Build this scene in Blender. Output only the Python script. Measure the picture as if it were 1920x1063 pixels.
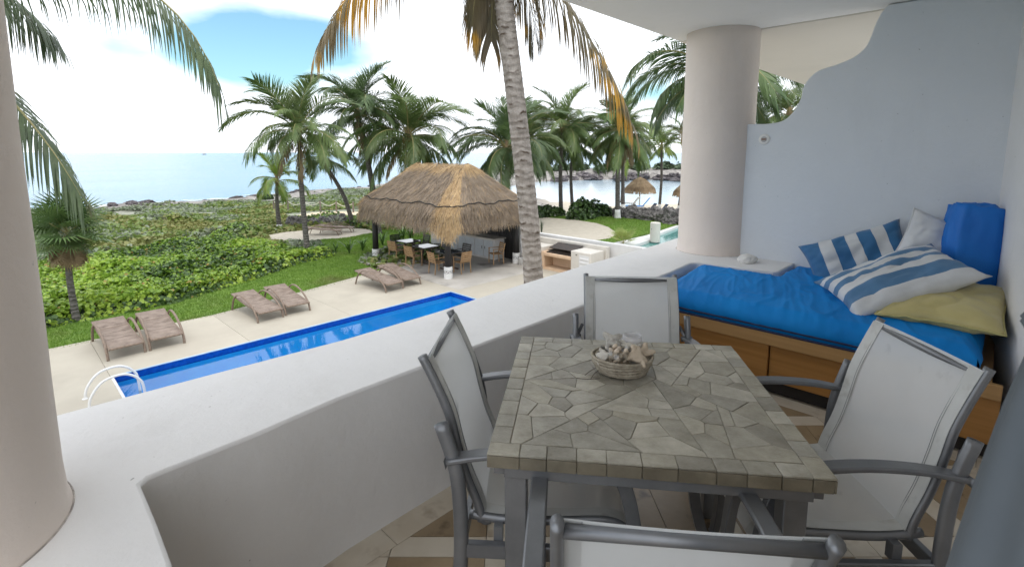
import bpy, bmesh, math, random
import numpy as np
from mathutils import Vector, Matrix, Euler
from mathutils import noise as mnoise

for _o in list(bpy.data.objects):
    bpy.data.objects.remove(_o, do_unlink=True)
SC = bpy.context.scene
COL = SC.collection
R = math.radians

# ---------------------------------------------------------------- camera
# Place frame: x runs along the terrace parapet (to the right and away), y runs out
# towards the garden and the sea, z is up; terrace floor z = 0, pool deck z = -3.24.
CAM_Z = 1.56
cam_d = bpy.data.cameras.new('camera')
cam = bpy.data.objects.new('camera', cam_d)
COL.objects.link(cam)
cam.location = (0, 0, CAM_Z)
cam.rotation_euler = (R(90 - 7.79), 0, R(-46))
cam_d.sensor_width = 36.0
cam_d.lens = 950 * 36.0 / 1920
cam_d.shift_y = -115.5 / 1920
cam_d.clip_start = 0.02
cam_d.clip_end = 60000
cam_d.dof.use_dof = True
cam_d.dof.focus_distance = 2.6
cam_d.dof.aperture_fstop = 12.0
SC.camera = cam

# ---------------------------------------------------------------- sky
SUN_EL, SUN_AZ = R(64), R(205)          # azimuth measured from +y (the sea) towards +x
world = bpy.data.worlds.new('World')
SC.world = world
world.use_nodes = True
wn, wl = world.node_tree.nodes, world.node_tree.links
wn.clear()
w_out = wn.new('ShaderNodeOutputWorld')
w_bg = wn.new('ShaderNodeBackground')
w_sky = wn.new('ShaderNodeTexSky')
w_sky.sky_type = 'NISHITA'
w_sky.sun_disc = False
w_sky.sun_elevation = SUN_EL
w_sky.sun_rotation = SUN_AZ
w_sky.air_density = 1.0
w_sky.dust_density = 1.5
w_tc = wn.new('ShaderNodeTexCoord')
w_map = wn.new('ShaderNodeMapping')
w_map.inputs['Scale'].default_value = (1, 1, 2.6)
w_map.inputs['Location'].default_value = (0.35, 0.2, 0.1)
wl.new(w_tc.outputs['Generated'], w_map.inputs[0])
w_n = wn.new('ShaderNodeTexNoise')
w_n.inputs['Scale'].default_value = 2.1
w_n.inputs['Detail'].default_value = 7
w_n.inputs['Roughness'].default_value = 0.52
wl.new(w_map.outputs[0], w_n.inputs[0])
# open patches in the overcast: blue shows through where the cloud thins
def w_math(op, a, b=None):
    n = wn.new('ShaderNodeMath'); n.operation = op
    if op == 'MULTIPLY_ADD': n.inputs[2].default_value = -0.42
    for i, v in enumerate((a, b)):
        if v is None: continue
        if isinstance(v, (int, float)): n.inputs[i].default_value = v
        else: wl.new(v, n.inputs[i])
    return n.outputs[0]
gap = None
for (dx, dy, dz), rad, amp in (((0.335, 0.925, 0.168), 0.12, 0.95), ((0.42, 0.885, 0.185), 0.105, 0.9),
                               ((0.15, 0.978, 0.155), 0.07, 0.4), ((0.875, 0.475, 0.11), 0.06, 0.4),
                               ((-0.75, 0.5, 0.43), 0.3, 0.8), ((0.1, -0.8, 0.6), 0.35, 0.8), ((0.8, -0.3, 0.5), 0.3, 0.8)):
    sub = wn.new('ShaderNodeVectorMath'); sub.operation = 'SUBTRACT'
    nrm = wn.new('ShaderNodeVectorMath'); nrm.operation = 'NORMALIZE'
    wl.new(w_tc.outputs['Generated'], nrm.inputs[0])
    wl.new(nrm.outputs[0], sub.inputs[0]); sub.inputs[1].default_value = (dx, dy, dz)
    sc_ = wn.new('ShaderNodeVectorMath'); sc_.operation = 'MULTIPLY'
    wl.new(sub.outputs[0], sc_.inputs[0]); sc_.inputs[1].default_value = (1, 1, 2.2)
    ln = wn.new('ShaderNodeVectorMath'); ln.operation = 'LENGTH'
    wl.new(sc_.outputs[0], ln.inputs[0])
    g = w_math('MULTIPLY', w_math('SUBTRACT', 1.0, w_math('DIVIDE', ln.outputs['Value'], rad * 1.6)), amp)
    g = w_math('MAXIMUM', g, -0.2)
    gap = g if gap is None else w_math('MAXIMUM', gap, g)
w_thick = w_math('SUBTRACT', w_math('MULTIPLY_ADD', w_n.outputs['Fac'], 2.6), w_math('MULTIPLY', gap, 1.55))
w_ramp = wn.new('ShaderNodeValToRGB')
w_ramp.color_ramp.elements[0].position = 0.02
w_ramp.color_ramp.elements[0].color = (0, 0, 0, 1)
w_ramp.color_ramp.elements[1].position = 0.66
w_ramp.color_ramp.elements[1].color = (1, 1, 1, 1)
wl.new(w_thick, w_ramp.inputs[0])
w_skyb = wn.new('ShaderNodeMix'); w_skyb.data_type = 'RGBA'; w_skyb.blend_type = 'MULTIPLY'
w_skyb.inputs[0].default_value = 1.0
wl.new(w_sky.outputs[0], w_skyb.inputs[6]); w_skyb.inputs[7].default_value = (1.15, 1.50, 1.42, 1)
w_mix = wn.new('ShaderNodeMix'); w_mix.data_type = 'RGBA'
wl.new(w_ramp.outputs[0], w_mix.inputs[0])
wl.new(w_skyb.outputs[2], w_mix.inputs[6])
w_mix.inputs[7].default_value = (11.9, 12.4, 13.1, 1)
wl.new(w_mix.outputs[2], w_bg.inputs['Color'])
w_bg.inputs['Strength'].default_value = 0.10
wl.new(w_bg.outputs[0], w_out.inputs[0])

sun_d = bpy.data.lights.new('sun', 'SUN')
sun = bpy.data.objects.new('sun', sun_d)
COL.objects.link(sun)
sun_d.energy = 0.9
sun_d.angle = R(12)
sun_d.color = (1.0, 0.95, 0.88)
_sd = Vector((math.sin(SUN_AZ) * math.cos(SUN_EL), math.cos(SUN_AZ) * math.cos(SUN_EL), math.sin(SUN_EL)))
sun.rotation_euler = (-_sd).to_track_quat('-Z', 'Y').to_euler()
sun.location = (0, 0, 30)

SC.view_settings.view_transform = 'Standard'
SC.view_settings.look = 'None'
SC.view_settings.gamma = 1.0
SC.view_settings.use_curve_mapping = False
SC.view_settings.exposure = 0.52
SC.cycles.max_bounces = 10
SC.cycles.diffuse_bounces = 5
SC.cycles.transparent_max_bounces = 16
SC.cycles.caustics_reflective = False
SC.cycles.caustics_refractive = False
SC.cycles.use_denoising = True

# ---------------------------------------------------------------- helpers
def C(X, Y, z=0.0):
    """ground point given as metres right of and ahead of the viewer -> place frame"""
    a = R(46)
    return Vector((X * math.cos(a) + Y * math.sin(a), -X * math.sin(a) + Y * math.cos(a), z))
ORD = ['first', 'second', 'third', 'fourth', 'fifth', 'sixth', 'seventh', 'eighth', 'ninth', 'tenth', 'eleventh', 'twelfth', 'thirteenth', 'fourteenth', 'fifteenth', 'sixteenth', 'seventeenth']
CA = R(-46)                              # the matching heading offset

def link(o, parent=None):
    COL.objects.link(o)
    if parent is not None: o.parent = parent
    return o

def tag(o, label=None, cat=None, group=None, kind=None):
    if label: o['label'] = label
    if cat: o['category'] = cat
    if group: o['group'] = group
    if kind: o['kind'] = kind
    return o

def thing(name, label, cat, loc=(0, 0, 0), rz=0.0, group=None):
    o = bpy.data.objects.new(name, None)
    link(o)
    o.empty_display_size = 0.2
    o.location = loc
    o.rotation_euler = (0, 0, rz)
    return tag(o, label, cat, group)

def copy_tree(o, parent=None):
    kids = list(o.children)
    c = o.copy(); link(c, parent)
    if parent is not None: c.matrix_parent_inverse = o.matrix_parent_inverse.copy()
    for k in kids: copy_tree(k, c)
    return c

def dup(root, loc, rz, label, group=None):
    c = copy_tree(root)
    c.location = loc; c.rotation_euler = (0, 0, rz)
    c['label'] = label
    if group: c['group'] = group
    return c

class MB:
    def __init__(s): s.v = []; s.f = []; s.m = []
    def add(s, vs, fs, mi=0):
        b = len(s.v)
        s.v.extend([tuple(p) for p in vs])
        for f in fs:
            s.f.append(tuple(i + b for i in f)); s.m.append(mi)
        return s
    def box(s, c, size, rz=0.0, rot=None, mi=0):
        hx, hy, hz = size[0] / 2, size[1] / 2, size[2] / 2
        M = rot if rot is not None else Matrix.Rotation(rz, 3, 'Z')
        c = Vector(c)
        vs = [c + M @ Vector((sx * hx, sy * hy, sz * hz)) for sz in (-1, 1) for sx, sy in ((-1, -1), (1, -1), (1, 1), (-1, 1))]
        return s.add(vs, [(3, 2, 1, 0), (4, 5, 6, 7), (0, 1, 5, 4), (1, 2, 6, 5), (2, 3, 7, 6), (3, 0, 4, 7)], mi)
    def span(s, x0, x1, y0, y1, z0, z1, mi=0):
        return s.box(((x0 + x1) / 2, (y0 + y1) / 2, (z0 + z1) / 2), (x1 - x0, y1 - y0, z1 - z0), mi=mi)
    def prism(s, poly, z0, z1, mi=0):
        a = sum(poly[i][0] * poly[(i + 1) % len(poly)][1] - poly[(i + 1) % len(poly)][0] * poly[i][1] for i in range(len(poly)))
        if a < 0: poly = poly[::-1]
        n = len(poly)
        vs = [(p[0], p[1], z0) for p in poly] + [(p[0], p[1], z1) for p in poly]
        fs = [tuple(range(n - 1, -1, -1)), tuple(range(n, 2 * n))] + [(i, (i + 1) % n, n + (i + 1) % n, n + i) for i in range(n)]
        return s.add(vs, fs, mi)
    def tube(s, path, r, n=8, ry=None, cap=True, up=(0, 0, 1), mi=0):
        path = [Vector(p) for p in path]
        k = len(path)
        rs = r if isinstance(r, (list, tuple)) else [r] * k
        rys = (ry if isinstance(ry, (list, tuple)) else [ry] * k) if ry is not None else rs
        vs = []; side = None
        for i in range(k):
            t = (path[min(i + 1, k - 1)] - path[max(i - 1, 0)]).normalized()
            if side is None:
                u = Vector(up)
                if abs(t.dot(u)) > 0.95: u = Vector((1, 0, 0)) if abs(t.x) < 0.9 else Vector((0, 1, 0))
                side = t.cross(u).normalized()
            side = (side - t * side.dot(t)).normalized()
            nn = side.cross(t)
            for j in range(n):
                a = 2 * math.pi * j / n
                vs.append(path[i] + side * (rs[i] * math.cos(a)) + nn * (rys[i] * math.sin(a)))
        fs = [(i * n + j, i * n + (j + 1) % n, (i + 1) * n + (j + 1) % n, (i + 1) * n + j) for i in range(k - 1) for j in range(n)]
        if cap: fs += [tuple(range(n - 1, -1, -1)), tuple(range((k - 1) * n, k * n))]
        return s.add(vs, fs, mi)
    def lathe(s, prof, n=24, c=(0, 0, 0), mi=0, sx=1.0, sy=1.0):
        vs = []; k = len(prof)
        for (r, z) in prof:
            for j in range(n):
                a = 2 * math.pi * j / n
                vs.append((c[0] + sx * r * math.cos(a), c[1] + sy * r * math.sin(a), c[2] + z))
        fs = [(i * n + j, i * n + (j + 1) % n, (i + 1) * n + (j + 1) % n, (i + 1) * n + j) for i in range(k - 1) for j in range(n)]
        if prof[0][0] > 1e-4: fs.append(tuple(range(n - 1, -1, -1)))
        if prof[-1][0] > 1e-4: fs.append(tuple(range((k - 1) * n, k * n)))
        return s.add(vs, fs, mi)
    def grid(s, fn, nu, nv, mi=0, flip=False):
        vs = [fn(i / nu, j / nv) for i in range(nu + 1) for j in range(nv + 1)]
        w = nv + 1
        fs = [(i * w + j, (i + 1) * w + j, (i + 1) * w + j + 1, i * w + j + 1) for i in range(nu) for j in range(nv)]
        if flip: fs = [f[::-1] for f in fs]
        return s.add(vs, fs, mi)
    def mesh(s, name, mats, smooth=False):
        me = bpy.data.meshes.new(name)
        me.from_pydata(s.v, [], s.f)
        mats = mats if isinstance(mats, (list, tuple)) else [mats]
        for m in mats: me.materials.append(m)
        if len(mats) > 1: me.polygons.foreach_set('material_index', s.m)
        if smooth: me.polygons.foreach_set('use_smooth', [True] * len(s.f))
        me.update()
        return me
    def build(s, name, mats, parent=None, smooth=False, bevel=0.0, seg=2, loc=None, rz=None, sub=0, angle=35):
        o = bpy.data.objects.new(name, s.mesh(name, mats, smooth))
        link(o, parent)
        if loc is not None: o.location = loc
        if rz is not None: o.rotation_euler = (0, 0, rz)
        if bevel:
            b = o.modifiers.new('bevel', 'BEVEL'); b.width = bevel; b.segments = seg
            b.limit_method = 'ANGLE'; b.angle_limit = R(angle); b.harden_normals = False
            if not smooth:
                o.data.polygons.foreach_set('use_smooth', [True] * len(o.data.polygons))
                o.data.set_sharp_from_angle(angle=R(40)) if hasattr(o.data, 'set_sharp_from_angle') else None
        if sub:
            b = o.modifiers.new('sub', 'SUBSURF'); b.levels = sub; b.render_levels = sub
        return o

def mesh_obj(name, verts, faces, mats, parent=None, smooth=False, midx=None):
    me = bpy.data.meshes.new(name)
    me.from_pydata([tuple(v) for v in verts], [], faces)
    for m in (mats if isinstance(mats, (list, tuple)) else [mats]): me.materials.append(m)
    if midx is not None: me.polygons.foreach_set('material_index', midx)
    if smooth: me.polygons.foreach_set('use_smooth', [True] * len(faces))
    me.update()
    o = bpy.data.objects.new(name, me)
    return link(o, parent)

def smooth_path(pts, n=6):
    """Catmull-Rom through the points"""
    P = [Vector(p) for p in pts]
    out = []
    for i in range(len(P) - 1):
        p0, p1, p2, p3 = P[max(i - 1, 0)], P[i], P[i + 1], P[min(i + 2, len(P) - 1)]
        for k in range(n):
            t = k / n
            out.append(0.5 * ((2 * p1) + (p2 - p0) * t + (2 * p0 - 5 * p1 + 4 * p2 - p3) * t * t + (3 * p1 - p0 - 3 * p2 + p3) * t ** 3))
    out.append(P[-1])
    return out

# ---------------------------------------------------------------- materials
def _n(nt, t): return nt.nodes.new(t)
def pmat(name, c1, c2=None, scale=6.0, rough=0.6, bump=0.0, bscale=40.0, metal=0.0, spec=0.5, detail=5.0,
         rand=0.0, coords='Object', ramp=(0.35, 0.65), stretch=(1, 1, 1), c3=None, s3=1.5, r3=(0.5, 0.62),
         trans=0.0, alpha=1.0, sheen=0.0, bdist=0.01, rvar=0.0, hue=0.0):
    m = bpy.data.materials.new(name); m.use_nodes = True
    nt = m.node_tree; nt.nodes.clear(); L = nt.links
    out = _n(nt, 'ShaderNodeOutputMaterial'); bs = _n(nt, 'ShaderNodeBsdfPrincipled')
    bs.inputs['Roughness'].default_value = rough
    bs.inputs['Metallic'].default_value = metal
    bs.inputs['Specular IOR Level'].default_value = spec
    if sheen: bs.inputs['Sheen Weight'].default_value = sheen
    tc = _n(nt, 'ShaderNodeTexCoord'); mp = _n(nt, 'ShaderNodeMapping')
    mp.inputs['Scale'].default_value = stretch
    L.new(tc.outputs[coords], mp.inputs[0])
    oi = None
    if rand or hue:
        oi = _n(nt, 'ShaderNodeObjectInfo')
        ad = _n(nt, 'ShaderNodeVectorMath'); ad.operation = 'ADD'
        ml = _n(nt, 'ShaderNodeMath'); ml.operation = 'MULTIPLY'; ml.inputs[1].default_value = 37.0
        L.new(oi.outputs['Random'], ml.inputs[0]); L.new(mp.outputs[0], ad.inputs[0]); L.new(ml.outputs[0], ad.inputs[1])
        vec = ad.outputs[0]
    else: vec = mp.outputs[0]
    col = None
    if c2 is not None:
        nz = _n(nt, 'ShaderNodeTexNoise'); nz.inputs['Scale'].default_value = scale; nz.inputs['Detail'].default_value = detail
        nz.inputs['Roughness'].default_value = 0.6
        L.new(vec, nz.inputs['Vector'])
        rp = _n(nt, 'ShaderNodeValToRGB')
        rp.color_ramp.elements[0].position, rp.color_ramp.elements[1].position = ramp
        rp.color_ramp.elements[0].color = (*c1, 1); rp.color_ramp.elements[1].color = (*c2, 1)
        L.new(nz.outputs['Fac'], rp.inputs[0]); col = rp.outputs[0]
        if rvar:
            mr = _n(nt, 'ShaderNodeMapRange'); mr.inputs[3].default_value = rough - rvar; mr.inputs[4].default_value = rough + rvar
            L.new(nz.outputs['Fac'], mr.inputs[0]); L.new(mr.outputs[0], bs.inputs['Roughness'])
    if c3 is not None:
        nz3 = _n(nt, 'ShaderNodeTexNoise'); nz3.inputs['Scale'].default_value = s3; nz3.inputs['Detail'].default_value = 6
        L.new(vec, nz3.inputs['Vector'])
        r3n = _n(nt, 'ShaderNodeMapRange'); r3n.inputs[1].default_value = r3[0]; r3n.inputs[2].default_value = r3[1]
        L.new(nz3.outputs['Fac'], r3n.inputs[0])
        mx = _n(nt, 'ShaderNodeMix'); mx.data_type = 'RGBA'
        L.new(r3n.outputs[0], mx.inputs[0])
        if col is not None: L.new(col, mx.inputs[6])
        else: mx.inputs[6].default_value = (*c1, 1)
        mx.inputs[7].default_value = (*c3, 1); col = mx.outputs[2]
    if rand or hue:
        hs = _n(nt, 'ShaderNodeHueSaturation')
        mr = _n(nt, 'ShaderNodeMapRange'); mr.inputs[3].default_value = 1 - rand; mr.inputs[4].default_value = 1 + rand
        L.new(oi.outputs['Random'], mr.inputs[0]); L.new(mr.outputs[0], hs.inputs['Value'])
        if hue:
            m2 = _n(nt, 'ShaderNodeMath'); m2.operation = 'MULTIPLY'; m2.inputs[1].default_value = 7.31
            m3 = _n(nt, 'ShaderNodeMath'); m3.operation = 'FRACT'
            L.new(oi.outputs['Random'], m2.inputs[0]); L.new(m2.outputs[0], m3.inputs[0])
            mh = _n(nt, 'ShaderNodeMapRange'); mh.inputs[3].default_value = 0.5 - hue; mh.inputs[4].default_value = 0.5 + hue
            L.new(m3.outputs[0], mh.inputs[0]); L.new(mh.outputs[0], hs.inputs['Hue'])
        if col is not None: L.new(col, hs.inputs['Color'])
        else: hs.inputs['Color'].default_value = (*c1, 1)
        col = hs.outputs[0]
    if col is not None: L.new(col, bs.inputs['Base Color'])
    else: bs.inputs['Base Color'].default_value = (*c1, 1)
    if bump:
        nb = _n(nt, 'ShaderNodeTexNoise'); nb.inputs['Scale'].default_value = bscale; nb.inputs['Detail'].default_value = 4
        L.new(vec, nb.inputs['Vector'])
        bp = _n(nt, 'ShaderNodeBump'); bp.inputs['Strength'].default_value = bump; bp.inputs['Distance'].default_value = bdist
        L.new(nb.outputs['Fac'], bp.inputs['Height']); L.new(bp.outputs[0], bs.inputs['Normal'])
    last = bs.outputs[0]
    if trans:
        tr = _n(nt, 'ShaderNodeBsdfTranslucent'); mxs = _n(nt, 'ShaderNodeMixShader'); mxs.inputs[0].default_value = trans
        if col is not None: L.new(col, tr.inputs[0])
        else: tr.inputs[0].default_value = (*c1, 1)
        L.new(last, mxs.inputs[1]); L.new(tr.outputs[0], mxs.inputs[2]); last = mxs.outputs[0]
    if alpha < 1:
        tp = _n(nt, 'ShaderNodeBsdfTransparent'); mxs = _n(nt, 'ShaderNodeMixShader'); mxs.inputs[0].default_value = alpha
        L.new(tp.outputs[0], mxs.inputs[1]); L.new(last, mxs.inputs[2]); last = mxs.outputs[0]
    L.new(last, out.inputs[0])
    m['_bsdf'] = bs.name
    return m

def plaster(name, ca, cb, cs_, rough_amt):
    """hand-trowelled painted render: broad tone drift, faint run stains, dents and grain"""
    m = bpy.data.materials.new(name); m.use_nodes = True
    nt = m.node_tree; L = nt.links; bs = nt.nodes['Principled BSDF']; bs.inputs['Roughness'].default_value = 0.8
    tc = _n(nt, 'ShaderNodeTexCoord')
    def nz(sc_, d, st=(1, 1, 1), r=0.6):
        mp = _n(nt, 'ShaderNodeMapping'); mp.inputs['Scale'].default_value = st; L.new(tc.outputs['Object'], mp.inputs[0])
        n_ = _n(nt, 'ShaderNodeTexNoise'); n_.inputs['Scale'].default_value = sc_; n_.inputs['Detail'].default_value = d; n_.inputs['Roughness'].default_value = r
        L.new(mp.outputs[0], n_.inputs['Vector']); return n_.outputs['Fac']
    def rng(f, a, b, lo=0.0, hi=1.0):
        r_ = _n(nt, 'ShaderNodeMapRange'); r_.inputs[1].default_value = a; r_.inputs[2].default_value = b; r_.inputs[3].default_value = lo; r_.inputs[4].default_value = hi; L.new(f, r_.inputs[0]); return r_.outputs[0]
    def mix(f, a, b):
        x = _n(nt, 'ShaderNodeMix'); x.data_type = 'RGBA'; L.new(f, x.inputs[0])
        for i, c in ((6, a), (7, b)):
            if isinstance(c, tuple): x.inputs[i].default_value = (*c, 1)
            else: L.new(c, x.inputs[i])
        return x.outputs[2]
    c = mix(rng(nz(1.6, 6), 0.3, 0.7), ca, cb)
    c = mix(rng(nz(2.6, 9, (1, 1, 0.3), 0.7), 0.55, 0.85, 0, 0.55), c, cs_)
    c = mix(rng(nz(38, 2), 0.74, 0.80, 0, 0.75), c, tuple(v * 0.45 for v in cs_))
    c = mix(rng(nz(420, 2), 0.35, 0.75, 0, 0.16), c, cs_)
    L.new(c, bs.inputs['Base Color'])
    h1 = _n(nt, 'ShaderNodeMath'); h1.operation = 'MULTIPLY_ADD'; L.new(nz(5, 5), h1.inputs[0]); h1.inputs[1].default_value = 2.2
    h2 = _n(nt, 'ShaderNodeMath'); h2.operation = 'MULTIPLY_ADD'; L.new(nz(34, 5), h2.inputs[0]); h2.inputs[1].default_value = 0.55; L.new(rng(nz(38, 2), 0.74, 0.82, 0, -0.6), h2.inputs[2])
    L.new(h2.outputs[0], h1.inputs[2])
    h3 = _n(nt, 'ShaderNodeMath'); h3.operation = 'MULTIPLY_ADD'; L.new(nz(240, 3), h3.inputs[0]); h3.inputs[1].default_value = 0.10; L.new(h1.outputs[0], h3.inputs[2])
    bp = _n(nt, 'ShaderNodeBump'); bp.inputs['Strength'].default_value = 0.5 * rough_amt; bp.inputs['Distance'].default_value = 0.012
    L.new(h3.outputs[0], bp.inputs['Height']); L.new(bp.outputs[0], bs.inputs['Normal'])
    return m

M = {}
M['plaster'] = plaster('white_plaster', (0.79, 0.775, 0.765), (0.73, 0.715, 0.705), (0.60, 0.58, 0.55), 0.65)
M['plaster_sky_tint'] = plaster('partition_plaster', (0.70, 0.725, 0.755), (0.655, 0.68, 0.715), (0.58, 0.60, 0.63), 0.6)  # blue cast of the sky light is put into the wall colour
M['plaster_warm'] = plaster('column_plaster', (0.78, 0.69, 0.625), (0.72, 0.635, 0.575), (0.60, 0.53, 0.48), 0.7)
M['ceiling'] = plaster('ceiling_paint', (0.82, 0.82, 0.81), (0.78, 0.785, 0.78), (0.70, 0.70, 0.69), 0.4)
M['ceiling_warm'] = pmat('neighbour_ceiling_warm_light', (0.69, 0.65, 0.58), (0.65, 0.615, 0.55), scale=0.9, rough=0.85)  # cream cast of the light on the neighbour's side is put into the colour
M['deck'] = pmat('deck_concrete', (0.475, 0.43, 0.35), (0.42, 0.375, 0.305), scale=0.9, rough=0.78, bump=0.1, bscale=30, bdist=0.005, c3=(0.36, 0.32, 0.26), s3=0.55, r3=(0.60, 0.80), coords='Object', rand=0.03)
M['deck_stain'] = pmat('stained_concrete', (0.50, 0.465, 0.42), (0.38, 0.35, 0.31), scale=0.8, rough=0.75, c3=(0.16, 0.14, 0.13), s3=0.75, r3=(0.55, 0.72), detail=8)
M['white_paint'] = pmat('white_paint', (0.70, 0.69, 0.68), (0.64, 0.63, 0.61), scale=2.0, rough=0.6, bump=0.1, bscale=30)
M['cream_paint'] = pmat('cream_paint', (0.64, 0.60, 0.54), (0.58, 0.545, 0.49), scale=2.0, rough=0.7, bump=0.1, bscale=30)
M['alu'] = pmat('grey_powder_coat', (0.15, 0.155, 0.165), (0.19, 0.195, 0.205), scale=9, rough=0.36, metal=0.45, bump=0.03, bscale=200)
M['alu_light'] = pmat('worn_grey_aluminium', (0.23, 0.235, 0.245), (0.18, 0.185, 0.195), scale=7, rough=0.36, metal=0.5, bump=0.03, bscale=180)
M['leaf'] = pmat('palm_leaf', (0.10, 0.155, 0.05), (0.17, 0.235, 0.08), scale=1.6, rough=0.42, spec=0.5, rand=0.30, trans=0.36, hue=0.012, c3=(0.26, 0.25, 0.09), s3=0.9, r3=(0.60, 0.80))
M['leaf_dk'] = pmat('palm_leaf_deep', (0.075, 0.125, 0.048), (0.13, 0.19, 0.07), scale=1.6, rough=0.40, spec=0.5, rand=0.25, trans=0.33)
M['leaf_near'] = pmat('palm_leaf_silhouette', (0.045, 0.070, 0.032), (0.085, 0.120, 0.045), scale=1.6, rough=0.42, rand=0.2, trans=0.16, c3=(0.13, 0.11, 0.05), s3=1.4, r3=(0.58, 0.72))  # darker leaf copy: the backlit silhouette from below is put into the colour
M['leaf_young'] = pmat('palm_leaf_young', (0.15, 0.25, 0.04), (0.26, 0.33, 0.06), scale=1.6, rough=0.45, rand=0.2, trans=0.35)
M['leaf_gold'] = pmat('palm_leaf_yellowing', (0.13, 0.115, 0.065), (0.22, 0.165, 0.09), scale=1.2, rough=0.45, rand=0.15, trans=0.3, c3=(0.52, 0.29, 0.04), s3=1.0, r3=(0.55, 0.62))
M['leaf_dead'] = pmat('palm_leaf_dry', (0.20, 0.145, 0.08), (0.30, 0.22, 0.12), scale=3, rough=0.8, rand=0.2, trans=0.15)
M['rachis'] = pmat('palm_rib', (0.26, 0.24, 0.09), (0.34, 0.28, 0.12), scale=4, rough=0.55)
M['coconut'] = pmat('coconut_husk', (0.24, 0.15, 0.045), (0.32, 0.22, 0.07), scale=3, rough=0.6, rand=0.2)
M['whitewash'] = pmat('whitewash', (0.78, 0.78, 0.76), (0.66, 0.65, 0.62), scale=4, rough=0.85, bump=0.3, bscale=20)

def trunk_mat(name, ca, cb, cdark, freq):
    m = bpy.data.materials.new(name); m.use_nodes = True
    nt = m.node_tree; nt.nodes.clear(); L = nt.links
    out = _n(nt, 'ShaderNodeOutputMaterial'); bs = _n(nt, 'ShaderNodeBsdfPrincipled'); bs.inputs['Roughness'].default_value = 0.85
    tc = _n(nt, 'ShaderNodeTexCoord')
    n1 = _n(nt, 'ShaderNodeTexNoise'); n1.inputs['Scale'].default_value = 9; n1.inputs['Detail'].default_value = 10; n1.inputs['Roughness'].default_value = 0.7
    L.new(tc.outputs['Object'], n1.inputs['Vector'])
    rp = _n(nt, 'ShaderNodeValToRGB'); rp.color_ramp.elements[0].position = 0.32; rp.color_ramp.elements[1].position = 0.68
    rp.color_ramp.elements[0].color = (*ca, 1); rp.color_ramp.elements[1].color = (*cb, 1)
    L.new(n1.outputs['Fac'], rp.inputs[0])
    wv = _n(nt, 'ShaderNodeTexWave'); wv.wave_type = 'BANDS'; wv.bands_direction = 'Z'
    wv.inputs['Scale'].default_value = freq; wv.inputs['Distortion'].default_value = 5.5; wv.inputs['Detail'].default_value = 3; wv.inputs['Detail Scale'].default_value = 1.6
    L.new(tc.outputs['Object'], wv.inputs['Vector'])
    mr = _n(nt, 'ShaderNodeMapRange'); mr.inputs[1].default_value = 0.72; mr.inputs[2].default_value = 0.97
    L.new(wv.outputs['Fac'], mr.inputs[0])
    n2 = _n(nt, 'ShaderNodeTexNoise'); n2.inputs['Scale'].default_value = 7; n2.inputs['Detail'].default_value = 4
    L.new(tc.outputs['Object'], n2.inputs['Vector'])
    m2 = _n(nt, 'ShaderNodeMapRange'); m2.inputs[1].default_value = 0.48; m2.inputs[2].default_value = 0.66
    L.new(n2.outputs['Fac'], m2.inputs[0])
    mm = _n(nt, 'ShaderNodeMath'); mm.operation = 'MULTIPLY'; L.new(mr.outputs[0], mm.inputs[0]); L.new(m2.outputs[0], mm.inputs[1])
    mx = _n(nt, 'ShaderNodeMix'); mx.data_type = 'RGBA'; L.new(mm.outputs[0], mx.inputs[0]); L.new(rp.outputs[0], mx.inputs[6]); mx.inputs[7].default_value = (*cdark, 1)
    L.new(mx.outputs[2], bs.inputs['Base Color'])
    bp = _n(nt, 'ShaderNodeBump'); bp.inputs['Strength'].default_value = 0.7; bp.inputs['Distance'].default_value = 0.03
    sm = _n(nt, 'ShaderNodeMath'); sm.operation = 'ADD'; L.new(n1.outputs['Fac'], sm.inputs[0]); L.new(wv.outputs['Fac'], sm.inputs[1])
    L.new(sm.outputs[0], bp.inputs['Height']); L.new(bp.outputs[0], bs.inputs['Normal']); L.new(bs.outputs[0], out.inputs[0])
    return m
M['trunk'] = trunk_mat('palm_trunk_bark', (0.085, 0.075, 0.068), (0.17, 0.155, 0.14), (0.035, 0.03, 0.027), 2.4)
M['trunk_near'] = trunk_mat('near_palm_bark', (0.21, 0.18, 0.155), (0.42, 0.375, 0.335), (0.07, 0.045, 0.028), 2.6)

# ================================================================ terrain, sea
SEA_Z = -5.2
LAND = [(-160, -20), (-120, 20), (-80, 42), (-56, 56), (-49.5, 60.5), (-45, 66), (-40, 70), (-37.5, 77), (-36, 85), (-31, 95), (-28, 104), (-18, 128),
        (0, 140), (30, 152), (80, 165), (170, 150), (170, -60), (-160, -60)]
LAGOON = [(2, 74), (9, 64.5), (16, 63), (24, 65.5), (40, 70), (64, 80), (70, 118), (42, 126), (26, 127), (6, 118), (-2, 96)]
def poly_sd(poly, X, Y):
    """signed distance to a polygon, positive inside"""
    inside = np.zeros(X.shape, bool); dmin = np.full(X.shape, 1e9)
    for i in range(len(poly)):
        ax, ay = poly[i]; bx, by = poly[(i + 1) % len(poly)]
        ex, ey = bx - ax, by - ay
        t = np.clip(((X - ax) * ex + (Y - ay) * ey) / (ex * ex + ey * ey), 0, 1)
        dmin = np.minimum(dmin, np.hypot(X - ax - t * ex, Y - ay - t * ey))
        cond = ((ay > Y) != (by > Y)) & (X < ex * (Y - ay) / (ey if abs(ey) > 1e-9 else 1e-9) + ax)
        inside ^= cond
    return np.where(inside, dmin, -dmin)
_rng = np.random.default_rng(11)
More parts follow.
